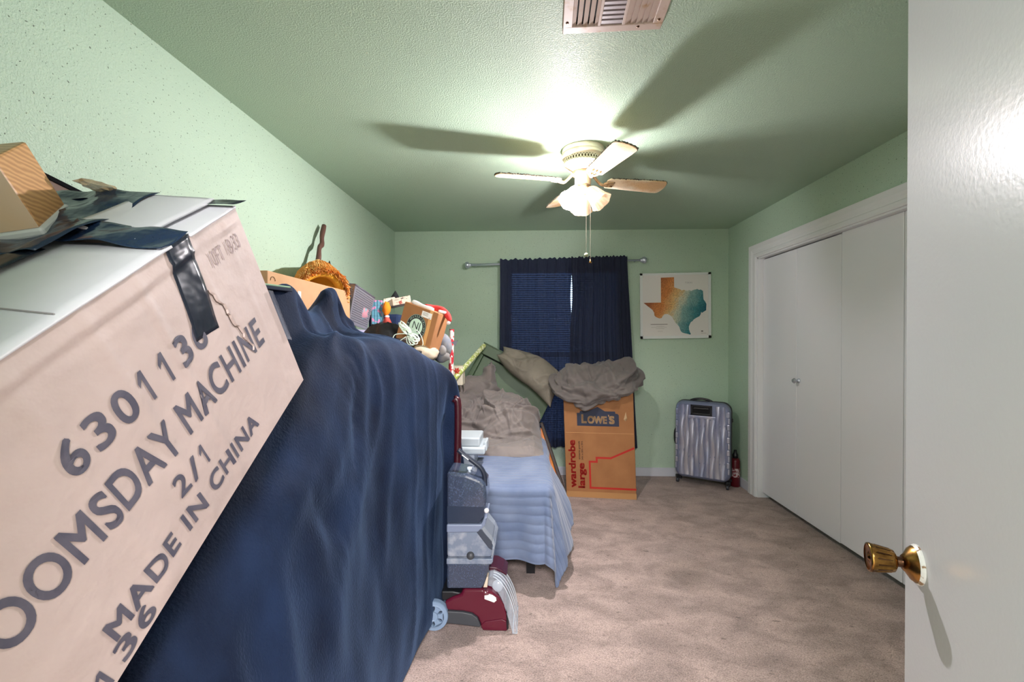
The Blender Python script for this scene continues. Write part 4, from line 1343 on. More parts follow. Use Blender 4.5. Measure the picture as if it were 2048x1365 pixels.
# ------------------------------------------------------------------ things on the heap
cb = thing('long_carton', 'long plain tan cardboard box with white tape strip behind the blanket ridge', 'cardboard box', (-1.15, 2.03, 1.372))
q0, q1 = onX(535, 541, -1.0), onX(700, 601, -1.0)
MB().obox(Vector((-1.0, q0.y, 1.375)), (0, q1.y - q0.y, 0), (-0.30, 0, 0), (0, 0, q0.z - 1.375)).build('carton', M['card_light'], cb, bev=0.003)
p = onX(596, 576, -1.0)
MB().obox(Vector((-1.0, p.y, 1.38)), (0, 0.024, 0), (0.0012, 0, 0), (0, 0, 0.19)).build('white_tape', mat('white_tape', (232, 226, 222), 0.4), cb)
b = MB()
p = onX(546, 562, -0.998)
b.tube([p + Vector((0, 0.016 * cos(a), 0.016 * sin(a))) for a in [pi * k / 12 for k in range(13)]], 0.0012, 5)
b.build('printed_ring', mat('ring_ink', (120, 84, 50), 0.7), cb)

lt_ = thing('tray_lid', 'pale sage flat lid with dark navy edge resting on the blanket ridge', 'lid', at(556, 578, 1.5))
c0 = at(524, 577, 1.43)
la_, lb_ = at(585, 584, 1.52) - c0, Vector((-0.16, 0.10, 0.012))
MB().obox(c0, la_, lb_, (0, 0, 0.012)).build('lid_edge', mat('navy_edge', (44, 50, 66), 0.4), lt_, bev=0.002)
MB().obox(c0 + Vector((-0.003, 0.003, 0.0125)), la_ * 0.96, lb_, (0, 0, 0.006)).build('lid_top', mat('sage_top', (150, 178, 150), 0.4), lt_, bev=0.002)

# witch broom over a yellow dome
broom = thing('witch_broom', 'crooked dark stick broom with orange straw leaning on the left wall', 'broom', (-1.2, 2.45, 1.6))
bt, bb_ = onX(648, 452, -1.318), Vector((-1.262, 2.62, 1.815))
mid = lambda t, j: bt + (bb_ - bt) * t + Vector((0, j, 0))
hp = path3([bt, mid(0.3, -0.004), mid(0.5, 0.010), mid(0.62, -0.012), mid(0.85, -0.004), bb_], 30)
MB().tube(hp, lambda t: 0.0145 + 0.0015 * sin(t * 17), 10).build('handle', mat('dark_branch', (88, 58, 48), 0.7, bump=(40, 0.5)), broom, smooth=True)
hd = (bb_ - bt).normalized()
MB().lathe([(0.0, -0.012), (0.021, -0.012), (0.023, 0.0), (0.021, 0.02), (0.0, 0.02)], bb_, hd, 18).build('collar', mat('straw_rope', (226, 178, 120), 0.8, bump=(120, 0.6)), broom, smooth=True)
MB().lathe([(0.019, 0.018), (0.026, 0.024), (0.026, 0.034), (0.018, 0.038)], bb_, hd, 18).build('binding', M['black'], broom, smooth=True)
rc = Vector((-1.105, 2.30, 1.58))
apex = bb_ + hd * 0.03
ax = Vector((-0.80, 0.45, 0.42)).normalized()
e1 = Vector((1, 0.35, 0.0)); e1 = (e1 - ax * e1.dot(ax)).normalized()
e2 = e1.cross(ax).normalized()
if e2.z < 0:
    e2 = -e2
m_straw = mat('orange_straw', (236, 160, 70), 0.8, var=(60, (246, 206, 136), 0.45, 0.65))
b = MB()
rnd = random.Random(11)
for k in range(1100):
    a = rnd.uniform(-0.45, pi + 0.30)
    rim = rc + (e1 * cos(a) + e2 * sin(a)) * (0.148 + 0.016 * rnd.random()) - ax * rnd.uniform(-0.02, 0.028)
    st = apex + (e1 * cos(a) + e2 * sin(a)) * 0.02
    mid_ = (st + rim) * 0.5 + (e1 * cos(a) + e2 * sin(a)) * 0.05 + ax * 0.03
    t0 = rnd.choice((0.0, 0.45, 0.6, 0.7))
    pts = []
    for t in (t0, (t0 + 1) / 2, 0.92, 1.0):
        p_ = st * (1 - t) ** 2 + mid_ * 2 * t * (1 - t) + rim * t * t
        if t == 1.0:
            p_ += Vector((rnd.uniform(-1, 1), rnd.uniform(-1, 1), rnd.uniform(-1, 1))) * 0.012 - ax * 0.012
        pts.append(p_)
    b.tube(pts, 0.0021, 3, cap=False)
so_ = b.build('straw', m_straw, broom)
so_['kind'] = 'stuff'
hat = thing('yellow_dome', 'yellow plastic dome, hollow side out, under the broom straw', 'hat', rc - Vector((0, 0, 0.12)))
b = MB()
P = []
for j in range(15):
    th = pi / 2 * j / 14
    P.append([rc + ax * (0.12 * cos(th)) + (e1 * cos(a) + e2 * sin(a)) * (0.138 * sin(th)) for a in [2 * pi * k / 40 for k in range(41)]])
P.append([q + ax * -0.006 + (q - rc) * 0.05 for q in P[-1]])
b.grid(P).build('dome_shell', mat('yellow_plastic', (232, 178, 60), 0.4), hat, smooth=True, thick=0.004)
P = [[rc - ax * 0.004 + (e1 * cos(a) + e2 * sin(a)) * r_ + ax * h_ for a in [2 * pi * k / 40 for k in range(41)]] for r_, h_ in ((0.138, 0.0), (0.128, -0.006), (0.112, 0.004), (0.108, 0.02))]
MB().grid(P).build('inner_rim', mat('yellow_rim', (222, 166, 54), 0.35), hat, smooth=True)
b = MB()
cen = rc + e1 * 0.045 + ax * 0.02 - e2 * 0.01
b.tube([cen + e1 * 0.028 * cos(a) + e2 * 0.018 * sin(a) - ax * 0.02 for a in [2 * pi * k / 24 for k in range(24)]], 0.006, 8, closed=True)
b.build('strap_ring', mat('amber_ring', (196, 138, 40), 0.3), hat, smooth=True)
MB().obox(rc + e2 * 0.06 - e1 * 0.02 + ax * 0.06, e1 * 0.035, e2 * -0.03, ax * 0.012).build('dome_slot', mat('dark_amber', (150, 104, 30), 0.5), hat, bev=0.003)
def cone_hat(name, px, py_top, py_base, Y, r, label):
    p0, p1 = at(px, py_base, Y), at(px + 1, py_top, Y)
    o = MB().lathe([(r, 0.0), (r * 0.55, (p1 - p0).length * 0.5), (0.002, (p1 - p0).length)], p0, (p1 - p0), 12).build(name, M['black_cloth'], smooth=True)
    return tag(o, label, 'hat', 'black pointed hats')
cone_hat('pointed_hat', 658, 522, 560, 2.72, 0.035, 'small black pointed hat tip behind the broom straw')

# furniture and stuff along the wall behind the chest
dr = thing('low_dresser', 'dark dresser along the left wall hidden behind the bed pile', 'dresser', (-1.12, 3.2, 0))
MB().span((-1.335, 2.42, 0.0), (-0.905, 3.75, 1.18)).build('dresser_body', m_chest, dr, bev=0.006)
MB().span((-1.338, 2.41, 1.18), (-0.90, 3.76, 1.205)).build('dresser_top', m_chest, dr, bev=0.005)

def lattice(b, A, B_, C_, D_, nx, ny, holex=0.6, holey=0.45, m=0.06):
    """perforated wall: A,B bottom left/right, D,C top left/right"""
    A, B_, C_, D_ = map(Vector, (A, B_, C_, D_))
    def q(s, t):
        return (A * (1 - s) + B_ * s) * (1 - t) + (D_ * (1 - s) + C_ * s) * t
    for i in range(nx):
        for j in range(ny):
            s0, s1, t0, t1 = i / nx, (i + 1) / nx, j / ny, (j + 1) / ny
            if j in (0, ny - 1) or i in (0, nx - 1):
                b.add([q(s0, t0), q(s1, t0), q(s1, t1), q(s0, t1)], [(0, 1, 2, 3)])
                continue
            sm, tm = (s1 - s0) * (1 - holex) / 2, (t1 - t0) * (1 - holey) / 2
            b.add([q(s0, t0), q(s1, t0), q(s1, t1), q(s0, t1), q(s0 + sm, t0 + tm), q(s1 - sm, t0 + tm), q(s1 - sm, t1 - tm), q(s0 + sm, t1 - tm)],
                  [(0, 1, 5, 4), (1, 2, 6, 5), (2, 3, 7, 6), (3, 0, 4, 7)])
    return b
m_bask = mat('grey_plastic_weave', (118, 116, 124), 0.45)
Ab, At_ = at(697, 646, 2.46), at(711, 570, 2.48)
Bb, Bt_ = at(733, 660, 2.78), at(749, 596, 2.82)
Cb, Ct = at(682, 640, 2.56), at(686, 567, 2.58)
Dt, Db_ = Ct + (Bt_ - At_), Cb + (Bb - Ab)
bs_ = thing('woven_basket', 'grey perforated plastic basket on the heap against the left wall', 'basket', (Ab + Bb) / 2)
for nm, (a_, b__, c_, d_), nx in (('basket_side', (Ab, Bb, Bt_, At_), 22), ('basket_end', (Cb, Ab, At_, Ct), 9), ('basket_side', (Cb, Db_, Dt, Ct), 22), ('basket_end', (Db_, Bb, Bt_, Dt), 9)):
    lattice(MB(), a_, b__, c_, d_, nx, 17).build(nm, m_bask, bs_, thick=0.003)
b = MB().tube([At_, Bt_, Dt, Ct], 0.006, 8, closed=True)
b.build('basket_rim', mat('dark_grey_rim', (92, 90, 98), 0.4), bs_, smooth=True)
MB().add([Ab, Bb, Db_, Cb], [(0, 1, 2, 3)]).build('basket_base', m_bask, bs_, thick=0.004)
inner = MB().ell((At_ + Bt_ + Ct + Dt) / 4 - Vector((0, 0, 0.12)), (0.05, 0.13, 0.085), None, 18, 12, lambda d, p: p * (0.85 + 0.3 * noise.noise(d * 3)))
tag(inner.build('pink_cloth', mat('pink_patterned_cloth', (186, 130, 140), 0.8, var=(30, (120, 150, 160), 0.45, 0.55)), smooth=True), 'pinkish patterned cloth inside the grey perforated basket', 'cloth')
bz = min(Ab.z, Bb.z, Cb.z, Db_.z)
lv = MB().span((-1.10, 2.44, 1.207), (-0.935, 2.82, bz - 0.004))
tag(lv.build('folded_towels', mat('lavender_grey_cloth', (150, 146, 170), 0.9, bump=(30, 0.4)), bev=0.03), 'lavender grey folded towels under the grey perforated basket', 'towels')
# teal patterned box
def pattern(name, c1, c2, scale, lo, hi):
    return mat(name, c1, 0.45, var=(scale, c2, lo, hi, 1))
tb = thing('patterned_box', 'teal storage box printed with pink spots beside the grey basket', 'box', (-0.985, 2.92, 1.207))
t0_, t1_ = at(743, 600, 2.86), at(766, 600, 2.90)
MB().obox(Vector((t0_.x, t0_.y, 1.207)), Vector((t1_.x - t0_.x, t1_.y - t0_.y, 0)), (-0.05, 0.13, 0), (0, 0, t0_.z - 1.207)).build('box_body', pattern('teal_pink_print', (84, 140, 158), (206, 120, 160), 38, 0.56, 0.62), tb, bev=0.004)
gp = Vector((t0_.x, t0_.y - 0.0008, t0_.z))
b = MB()
for k in range(1, 4):
    b.obox(gp - Vector((0, 0.0, 0.035 * k)), Vector((t1_.x - t0_.x, t1_.y - t0_.y, 0)), (0, -0.0006, 0), (0, 0, 0.002))
    b.obox(gp + Vector((t1_.x - t0_.x, t1_.y - t0_.y, 0)) * (k / 4), (0.002, 0, 0), (0, -0.0006, 0), (0, 0, -0.16))
b.build('grid_lines', mat('dark_teal_line', (44, 92, 112), 0.5), tb)
MB().obox(gp + Vector((t1_.x - t0_.x, t1_.y - t0_.y - 0.001, -0.16)) - Vector((0.010, 0, 0)), (0.012, 0, 0), (0, 0.01, 0), (0, 0, 0.158)).build('pale_corner', mat('pale_blue_strip', (164, 190, 196), 0.4), tb)

# navy bin with an orange toy, flat game boxes and a pointed hat on top
nb_ = thing('navy_bin', 'navy fabric bin behind the brown logo box', 'bin', (-0.99, 3.16, 1.207))
MB().span((-1.10, 3.0, 1.207), (-0.885, 3.32, 1.53)).build('bin_body', mat('navy_fabric', (32, 48, 82), 0.9, bump=(40, 0.4)), nb_, bev=0.02)
MB().span((-0.968, 2.992, 1.21), (-0.955, 3.0, 1.55)).build('bin_strap', mat('grey_strap', (92, 86, 92), 0.6), nb_)
gb = thing('game_box', 'flat cream game box at the left of the printed pair on the navy bin', 'box', (-1.0, 3.1, 1.55))
g0, g1, g2 = at(767, 615, 2.96), at(789, 611, 2.99), at(767, 598, 2.96)
MB().obox(g0, g1 - g0, g2 - g0, (-0.05, 0.22, 0)).build('box_body', mat('cream_print', (226, 210, 188), 0.6, var=(46, (150, 150, 130), 0.58, 0.66)), gb, bev=0.002)
gb2 = thing('game_box', 'tilted cream game box with red and black print touching the black hat tip', 'box', (-0.9, 3.1, 1.56))
g0, g1, g2 = at(786, 612, 2.955), at(822, 605, 2.97), at(784, 598, 2.955)
MB().obox(g0, g1 - g0, g2 - g0, (-0.05, 0.2, 0)).build('box_body', mat('cream_red_print', (232, 214, 194), 0.6, var=(40, (176, 84, 70), 0.60, 0.66)), gb2, bev=0.002)
b = MB()
d_ = (g1 - g0).normalized(); e_ = (g2 - g0).normalized()
lettering(b, '~ * .', g0 + (g2 - g0) * 0.62 + Vector((0, -0.001, 0)) + d_ * 0.015, d_, e_, w=0.085, h=0.012, bold=0.02)
b.build('box_print', M['black_ink'], gb2)
cone_hat('pointed_hat', 790, 582, 603, 3.12, 0.045, 'black pointed hat tip sticking up over the cream game boxes')
og = thing('orange_plush', 'bright orange plush toy with red cone between the teal box and the navy bin', 'toy', at(774, 650, 2.9))
b = MB().ell(at(773, 618, 2.9), (0.026, 0.03, 0.045), None, 16, 10, lambda d, p: p * (1 + 0.25 * noise.noise(d * 2.4)))
b.build('toy_body', mat('orange_plush_pile', (250, 134, 22), 0.8), og, smooth=True)
p = at(774, 646, 2.9)
MB().lathe([(0.0, 0), (0.03, 0.0), (0.003, 0.06)], p, (0, 0, 1), 16).build('red_cone', mat('coral_red', (224, 92, 78), 0.6), og, smooth=True)
MB().lathe([(0.012, 0.03), (0.016, 0.045), (0.006, 0.05)], p, (0, 0, 1), 14).build('white_trim', mat('white_plush', (232, 226, 220), 0.9), og, smooth=True)
MB().obox(Vector((p.x - 0.02, p.y - 0.01, 1.207)), (0.05, 0, 0), (0, 0.06, 0), (0, 0, p.z - 1.207)).build('toy_base', M['black_cloth'], og, bev=0.006)

# black crumpled bag
c_ = at(768, 672, 2.44)
bag = MB().ell((c_.x, c_.y, c_.z - 0.035), (0.11, 0.09, 0.112), None, 40, 26, lambda d, p: p * (0.82 + 0.34 * ridge(d * 1.25 + Vector((1, 2, 3)))))
tag(bag.build('black_bag', mat('black_nylon', (30, 29, 32), 0.6, bump=(30, 0.4)), smooth=True), 'crumpled black fabric bag behind the blanket folds, below the teal box', 'bag')

# brown box with the round logo
mTL, mTR, mBR, mBL = at(811, 607, 2.30), at(877, 623, 2.20), at(858, 704, 2.17), at(791, 676, 2.27)
mb_a = mBR - mBL
mb_u = ((mTL - mBL) + (mTR - mBR)) / 2
mb_n = mb_a.cross(mb_u).normalized()
if mb_n.y > 0:
    mb_n = -mb_n
mv = thing('logo_carton', 'brown cardboard box with round black logo tilted on top of the heap', 'cardboard box', (mBL + mBR) / 2)
dep = Vector((0.022, 0.17, 0.0))
MB().obox(mBL, mb_a, mb_u, dep).build('carton', M['card'], mv, bev=0.004)
au, uu = mb_a.normalized(), mb_u.normalized()
lc = at(831, 654, 2.232)
lc = lc + mb_n * (0.0012 - (lc - mBL).dot(mb_n))
def disc(r0, r1, z, n=48):
    b = MB()
    vs = []
    for r_ in (r0, r1):
        vs += [lc + (au * cos(2 * pi * k / n) + uu * sin(2 * pi * k / n)) * r_ + mb_n * z for k in range(n)]
    return b.add(vs, [(k, (k + 1) % n, n + (k + 1) % n, n + k) for k in range(n)])
RL = 0.065
disc(0.0, RL, 0.0).build('logo_ring', M['black_ink'], mv)
disc(RL * 0.955, RL * 0.975, 0.0006).build('logo_line', mat('logo_mint', (196, 222, 200), 0.6), mv)
disc(0.0, RL * 0.66, 0.0006).build('logo_center', bpy.data.materials['logo_mint'], mv)
b = MB()
for wd, a_mid, step in (('MAVERICK', 90, 14.5), ('INVI', 0, 14), ('ISH', -70, 14), ('ER', 180, 14)):
    n_ = len(wd)
    for k, chh in enumerate(wd):
        a = radians(a_mid + (n_ - 1) * step / 2 - k * step)
        r_hat = au * cos(a) + uu * sin(a)
        t_hat = au * sin(a) - uu * cos(a)
        lettering(b, chh, lc + r_hat * RL * 0.735 + mb_n * 0.0009, t_hat, r_hat, h=RL * 0.16, bold=0.02, center=True)
for a in (150, 30):
    r_hat = au * cos(radians(a)) + uu * sin(radians(a))
    b.add([lc + r_hat * RL * 0.81 + (au * cos(t) + uu * sin(t)) * 0.0022 + mb_n * 0.0009 for t in [2 * pi * k / 8 for k in range(8)]], [tuple(range(8))])
b.build('logo_lettering', bpy.data.materials['logo_mint'], mv)
b = MB()
lettering(b, 'NJ', lc - au * RL * 0.36 - uu * RL * 0.36 + mb_n * 0.001, au, uu, w=RL * 0.74, h=RL * 0.76, bold=0.0, slant=0.05)
b.build('logo_monogram', M['black_ink'], mv)
sl = mTL + (mTR - mTL) * 0.56 - uu * 0.018 + mb_n * 0.001
MB().obox(sl - uu * 0.028, au * 0.066, uu * 0.03, mb_n * 0.0005).build('shipping_label', mat('white_label', (228, 222, 214), 0.5), mv)
b = MB()
lettering(b, 'LX', sl + au * 0.05 - uu * 0.027 + mb_n * 0.001, au, uu, h=0.006, bold=0.02)
for k in range(3):
    b.obox(sl + au * 0.008 - uu * (0.004 + 0.006 * k) + mb_n * 0.001, au * 0.035, uu * -0.0015, mb_n * 0.0002)
b.build('label_print', M['black_ink'], mv)
MB().obox(mBL + mb_a * 0.77 + mb_n * 0.0002, au * 0.02, mb_u, mb_n * 0.0006).build('tape_strip', mat('tan_tape', (204, 150, 92), 0.3), mv)

# santa hat on the carton
sh_ = thing('santa_hat', 'red santa hat with white trim lying over the brown logo box', 'hat', at(870, 630, 2.30))
pth = path3([at(851, 618, 2.34), at(866, 619, 2.36), at(882, 621, 2.34), at(893, 629, 2.30), at(898, 637, 2.28), at(900, 644, 2.27)], 24)
MB().tube(pth, lambda t: 0.020 * (1 - t) ** 0.6 + 0.006, 12).build('hat_cone', mat('red_felt', (196, 48, 44), 0.85), sh_, smooth=True)
pth = path3([at(826, 604, 2.31), at(838, 609, 2.29), at(852, 615, 2.27), at(866, 621, 2.26)], 14)
MB().tube(pth, lambda t: 0.0105 + 0.002 * sin(t * 9), 10).build('fur_trim', bpy.data.materials['white_plush'], sh_, smooth=True)
pth = path3([at(878, 623, 2.25), at(886, 625, 2.27), at(893, 627, 2.30)], 8)
MB().tube(pth, 0.008, 10).build('fur_trim', bpy.data.materials['white_plush'], sh_, smooth=True)
MB().ell(at(897, 646, 2.27), (0.0105, 0.0105, 0.0105), None, 14, 10).build('pompom', bpy.data.materials['white_plush'], sh_, smooth=True)

# fabric pouch under the logo box, plush behind
pc = MB().ell((-0.535, 2.24, 1.285), (0.075, 0.13, 0.05), None, 30, 16, lambda d, p: p * (0.9 + 0.16 * ridge(d * 1.8)))
tag(pc.build('fabric_pouch', mat('cream_fabric', (176, 160, 138), 0.9, bump=(60, 0.4)), smooth=True), 'cream fabric pouch under the brown logo box', 'pouch')
pl_ = thing('grey_plush', 'grey plush toy with small fin beside the red wrapping roll', 'toy', (-0.46, 2.40, 1.25))
c_ = at(890, 690, 2.38)
m_pl = mat('grey_plush_pile', (104, 108, 116), 0.95, var=(14, (132, 128, 124), 0.45, 0.6))
MB().ell(c_, (0.036, 0.05, 0.062), Matrix.Rotation(radians(-12), 3, 'Y'), 24, 16).build('plush_body', m_pl, pl_, smooth=True)
MB().ell(c_ + Vector((-0.006, -0.045, -0.03)), (0.022, 0.02, 0.030), None, 16, 10).build('snout', m_pl, pl_, smooth=True)
MB().ell(c_ + Vector((-0.02, -0.05, 0.0)), (0.0035, 0.0035, 0.0035), None, 8, 6).build('eye', M['black'], pl_)
f_ = at(903, 685, 2.40)
MB().add([f_, f_ + Vector((0.036, 0, 0.012)), f_ + Vector((0.022, 0.0, -0.022)), f_ + Vector((0.014, 0.012, 0.0))], [(0, 1, 3), (1, 2, 3), (2, 0, 3), (0, 2, 1)]).build('fin', mat('dark_grey_fin', (110, 116, 122), 0.9), pl_)
MB().ell((-0.47, 2.37, 1.275), (0.05, 0.05, 0.045), None, 20, 12, lambda d, p: p * (0.9 + 0.2 * noise.noise(d * 3))).build('plush_feet', m_pl, pl_, smooth=True)

# black slim case + bundled white cable in front of the logo box
s0_ = at(797, 701, 2.10)
cs = MB().obox(s0_, at(838, 709, 2.10) - s0_, Vector((0.055, 0.15, 0.012)), (0, 0, 0.012))
tag(cs.build('slim_case', M['black'], bev=0.003), 'thin black flat case in front of the brown logo box', 'case')
cab = thing('cable_bundle', 'bundle of white cable tied in loops in front of the round logo', 'cable', at(820, 690, 2.08))
cc = at(818, 669, 2.10)
m_cab = mat('white_cable', (220, 232, 214), 0.4)
rnd = random.Random(21)
def loop(c, d, L, w_, n=16):
    d = Vector(d).normalized()
    s_ = Vector((d.z, 0, -d.x))
    return [c + d * (L / 2 * (1 - cos(t))) + s_ * (w_ * sin(t)) + Vector((0, 0.01 * sin(2 * t), 0)) for t in [2 * pi * k / n for k in range(n)]]
b = MB()
for k in range(9):
    a = radians(rnd.uniform(112, 150))
    b.tube(loop(cc + Vector((0, rnd.uniform(-0.015, 0.015), 0)), (cos(a), 0, sin(a)), rnd.uniform(0.045, 0.072), rnd.uniform(0.006, 0.014)), 0.0024, 6, closed=True)
for k in range(8):
    a = radians(rnd.uniform(-75, -20))
    b.tube(loop(cc + Vector((0, rnd.uniform(-0.015, 0.015), 0)), (cos(a), 0, sin(a)), rnd.uniform(0.035, 0.06), rnd.uniform(0.008, 0.016)), 0.0024, 6, closed=True)
b.build('cable_loops', m_cab, cab, smooth=True)
b = MB().tube(path3([cc, at(806, 668, 2.08), at(790, 670, 2.06), at(786, 680, 2.05), at(791, 692, 2.04), at(797, 700, 2.03)], 24), 0.0022, 6)
b.tube(path3([cc, at(832, 661, 2.08), at(842, 672, 2.08), at(846, 686, 2.08), at(845, 692, 2.08)], 20), 0.002, 6)
b.tube(path3([at(791, 688, 2.05), at(800, 682, 2.06), at(812, 674, 2.07)], 10), 0.002, 6)
b.build('cable_end', m_cab, cab, smooth=True)
MB().ell(cc, (0.011, 0.014, 0.008), None, 12, 8).build('cable_tie', mat('dark_green_tie', (58, 78, 60), 0.6), cab, smooth=True)
mz = MB().ell(at(806, 685, 2.13), (0.05, 0.03, 0.026), None, 20, 12, lambda d, p: p * (0.8 + 0.5 * noise.noise(d * 3.5)))
tag(mz.build('brown_bundle', mat('dark_brown_bundle', (66, 50, 42), 0.7), smooth=True), 'dark brown bundle of cords under the white cable', 'cord')

# wrapping paper rolls
m_rp = mat('red_floral_paper', (222, 206, 196), 0.4, var=(26, (176, 40, 52), 0.50, 0.54, 2))
r1, r0 = at(903.5, 659, 3.0), at(902, 745, 3.0)
dirr = (r1 - r0).normalized()
base_r = r1 - dirr * ((r1.z - 0.56) / dirr.z)
wr = thing('wrapping_roll', 'upright red and white floral wrapping paper roll against the back wall', 'paper roll', base_r)
b = MB().tube([base_r, r1], 0.0165, 18, cap=False)
b.build('paper', m_rp, wr, smooth=True)
MB().tube([base_r + dirr * 0.002, r1 - dirr * 0.004], 0.013, 14).build('core', mat('card_core', (170, 130, 96), 0.8), wr, smooth=True)
y0_, y1_ = at(914, 752, 3.55), at(968, 692, 4.12)
yr = thing('wrapping_roll', 'yellow green leafy wrapping paper roll slanting against the green headboard', 'paper roll', y0_)
b = MB().tube([y0_ - (y1_ - y0_) * 0.2, y1_], 0.021, 18, cap=False)
b.build('paper', mat('leaf_print_paper', (172, 186, 92), 0.5, var=(48, (236, 236, 200), 0.48, 0.56, 2)), yr, smooth=True)
MB().tube([y0_ - (y1_ - y0_) * 0.19, y1_ - (y1_ - y0_) * 0.005], 0.017, 14).build('core', bpy.data.materials['card_core'], yr, smooth=True)
cl = thing('cream_carton', 'cream flat carton with red star bow by the slanting roll', 'box', at(915, 745, 3.4))
c0 = at(896, 733, 3.62)
MB().obox(Vector((c0.x, c0.y, 0.98)), (0.12, 0, 0), (0, 0.14, 0), (0, 0, c0.z - 0.98)).build('carton', mat('cream_card', (214, 204, 182), 0.6), cl, bev=0.004)
b = MB()
pc_ = at(914, 742, 3.55)
for k in range(6):
    a = 2 * pi * k / 6
    q = pc_ + Vector((0.03 * cos(a), -0.01, 0.03 * sin(a)))
    s_ = Vector((-sin(a), 0, cos(a))) * 0.009
    b.add([pc_ + Vector((0, -0.012, 0)), (pc_ + q) / 2 + s_, q, (pc_ + q) / 2 - s_], [(0, 1, 2, 3)])
b.build('star_bow', mat('red_bow', (186, 62, 44), 0.5), cl)

# ================================================================== BED
BX0, BX1, BY0, BY1, BT = -0.885, 0.085, 2.475, 4.30, 0.55
bed = thing('single_bed', 'low single bed under the blue quilt, its foot towards the door', 'bed', ((BX0 + BX1) / 2, (BY0 + BY1) / 2, 0))
MB().span((BX0, BY0, 0.30), (BX1 - 0.01, BY1, BT - 0.012)).build('mattress', mat('mattress_ticking', (200, 200, 204), 0.9), bed, bev=0.04, seg=3)
MB().span((BX0 + 0.01, BY0 + 0.02, 0.14), (BX1 - 0.03, BY1, 0.30)).build('bed_base', mat('dark_bed_base', (46, 40, 38), 0.8), bed, bev=0.01)
for x in (BX0 + 0.06, BX1 - 0.10):
    for y in (BY0 + 0.10, BY1 - 0.08):
        MB().span((x, y, 0), (x + 0.05, y + 0.05, 0.14)).build('leg', M['black'], bed)
m_quilt = mat('blue_quilt_cloth', (92, 106, 134), 0.85, var=(6, (112, 124, 148), 0.35, 0.65), sheen=0.25, bump=(160, 0.2))
NA, NB = 130, 360
ROW = 0.047
P = []
for i in range(NA):
    row = []
    for j in range(NB):
        fb_ = j / (NB - 1)
        b_ = (BY0 - 0.415) + fb_ * (3.62 - (BY0 - 0.415))
        Ls = 0.44 if b_ < 2.86 else 0.44 - 0.34 * min(1, (b_ - 2.86) / 0.22)
        a_ = BX0 + (BX1 + Ls - BX0) * (i / (NA - 1))
        ex, ey = max(0.0, a_ - BX1), max(0.0, BY0 - b_)
        x, y = min(a_, BX1), max(b_, BY0)
        d = sqrt(ex * ex + ey * ey)
        st = b_ / ROW
        fr_ = st - math.floor(st)
        puff = 0.0055 * (abs(sin(pi * fr_)) ** 0.45)
        z = BT + puff + 0.006 * noise.noise(Vector((a_ * 5, b_ * 5, 0)))
        if d > 1e-6:
            ux_, uy_ = ex / d, -ey / d
            r_ = 0.05
            q = r_ * pi / 2
            side = ux_ * ux_
            flare = 0.10 * (1 - side) + side * (0.13 + 0.36 * min(1, max(0, b_ - 2.42) / 0.5))
            if d < q:
                h, dp = r_ * sin(d / r_), r_ * (1 - cos(d / r_))
            else:
                h, dp = r_ + flare * (d - q), r_ + (d - q) * (1 - 0.5 * flare * flare)
            k = min(1, d / 0.4)
            rip = k * ((0.024 * sin(x * 15 + 0.8) + 0.013 * sin(x * 33)) * (1 - side) + 0.022 * sin(y * 15 + 0.4) * side + 0.030 * sin(6 * atan2(ux_, -uy_ + 1e-9)) * (1 if ex > 0 and ey > 0 else 0))
            h += rip + puff * min(1, d / r_)
            x += ux_ * h
            y += uy_ * h
            z -= dp
            if d > 0.06:
                z -= puff
        row.append((x, y, max(0.016, z)))
    P.append(row)
qo = MB().grid(P).build('quilt', m_quilt, smooth=True, loc=(-0.3, 3.0, 0.3), thick=0.006)
tag(qo, 'blue grey quilt with stitched rows hanging over the foot of the bed', 'quilt')

m_sheet = mat('grey_taupe_sheet', (104, 96, 92), 0.75, var=(4, (116, 107, 102), 0.4, 0.6), sheen=0.2, bump=(22, 0.18, 4), bump_dist=0.01)
def mound(x, y, cx_, cy_, rx, ry, H, p=1.3, e=0.6):
    q = ((x - cx_) / rx) ** 2 + ((y - cy_) / ry) ** 2
    return H * max(0.0, 1 - q ** p) ** e
def sheet_h(x, y):
    h1 = mound(x, y, -0.20, 3.66, 0.315, 0.36, 0.40, 1.4, 0.62)
    h2 = mound(x, y, -0.62, 3.72, 0.36, 0.40, 0.36, 1.4, 0.62)
    h3 = mound(x, y, -0.52, 3.96, 0.32, 0.24, 0.53, 1.2, 0.9)
    dx = x + 0.335
    h4 = 0.67 * exp(-((abs(dx) / (0.20 if dx < 0 else 0.105)) ** 1.35 + ((y - 3.98) / 0.17) ** 2))
    h5 = 0.022 * max(0.0, 1 - ((y - 3.40) / 0.40) ** 4) if y < 3.40 else 0.022
    k = 16.0
    s = sum(math.exp(k * v) for v in (h1, h2, h3, h4, h5, 0.0))
    return max(0.0, math.log(s / 6) / k + 0.055)
GX, GY = 230, 260
raw = np.zeros((GX, GY, 3))
for i in range(GX):
    for j in range(GY):
        x = -0.885 + (0.10 + 0.885) * i / (GX - 1)
        yf_ = 3.03 + 0.07 * noise.noise(Vector((x * 3.1, 0.4, 0))) + 0.03 * noise.noise(Vector((x * 9, 3.4, 0)))
        y = yf_ + (4.30 - yf_) * j / (GY - 1)
        h = max(0.0, sheet_h(x, y))
        ed = min(1.0, (0.115 - x) / 0.08)
        fr = min(1.0, max(0.0, y - yf_) / 0.05)
        raw[i, j] = (x, y, BT + 0.004 + h * max(0.2, ed) * fr ** 0.6)
gx_, gy_ = np.gradient(raw, axis=0), np.gradient(raw, axis=1)
nn_ = np.cross(gx_, gy_)
nn_ /= np.linalg.norm(nn_, axis=2, keepdims=True)
Ua = raw[:, :, 0] + 0.15 * raw[:, :, 2]
Va = raw[:, :, 1] * 0.7 + raw[:, :, 2] * 1.1
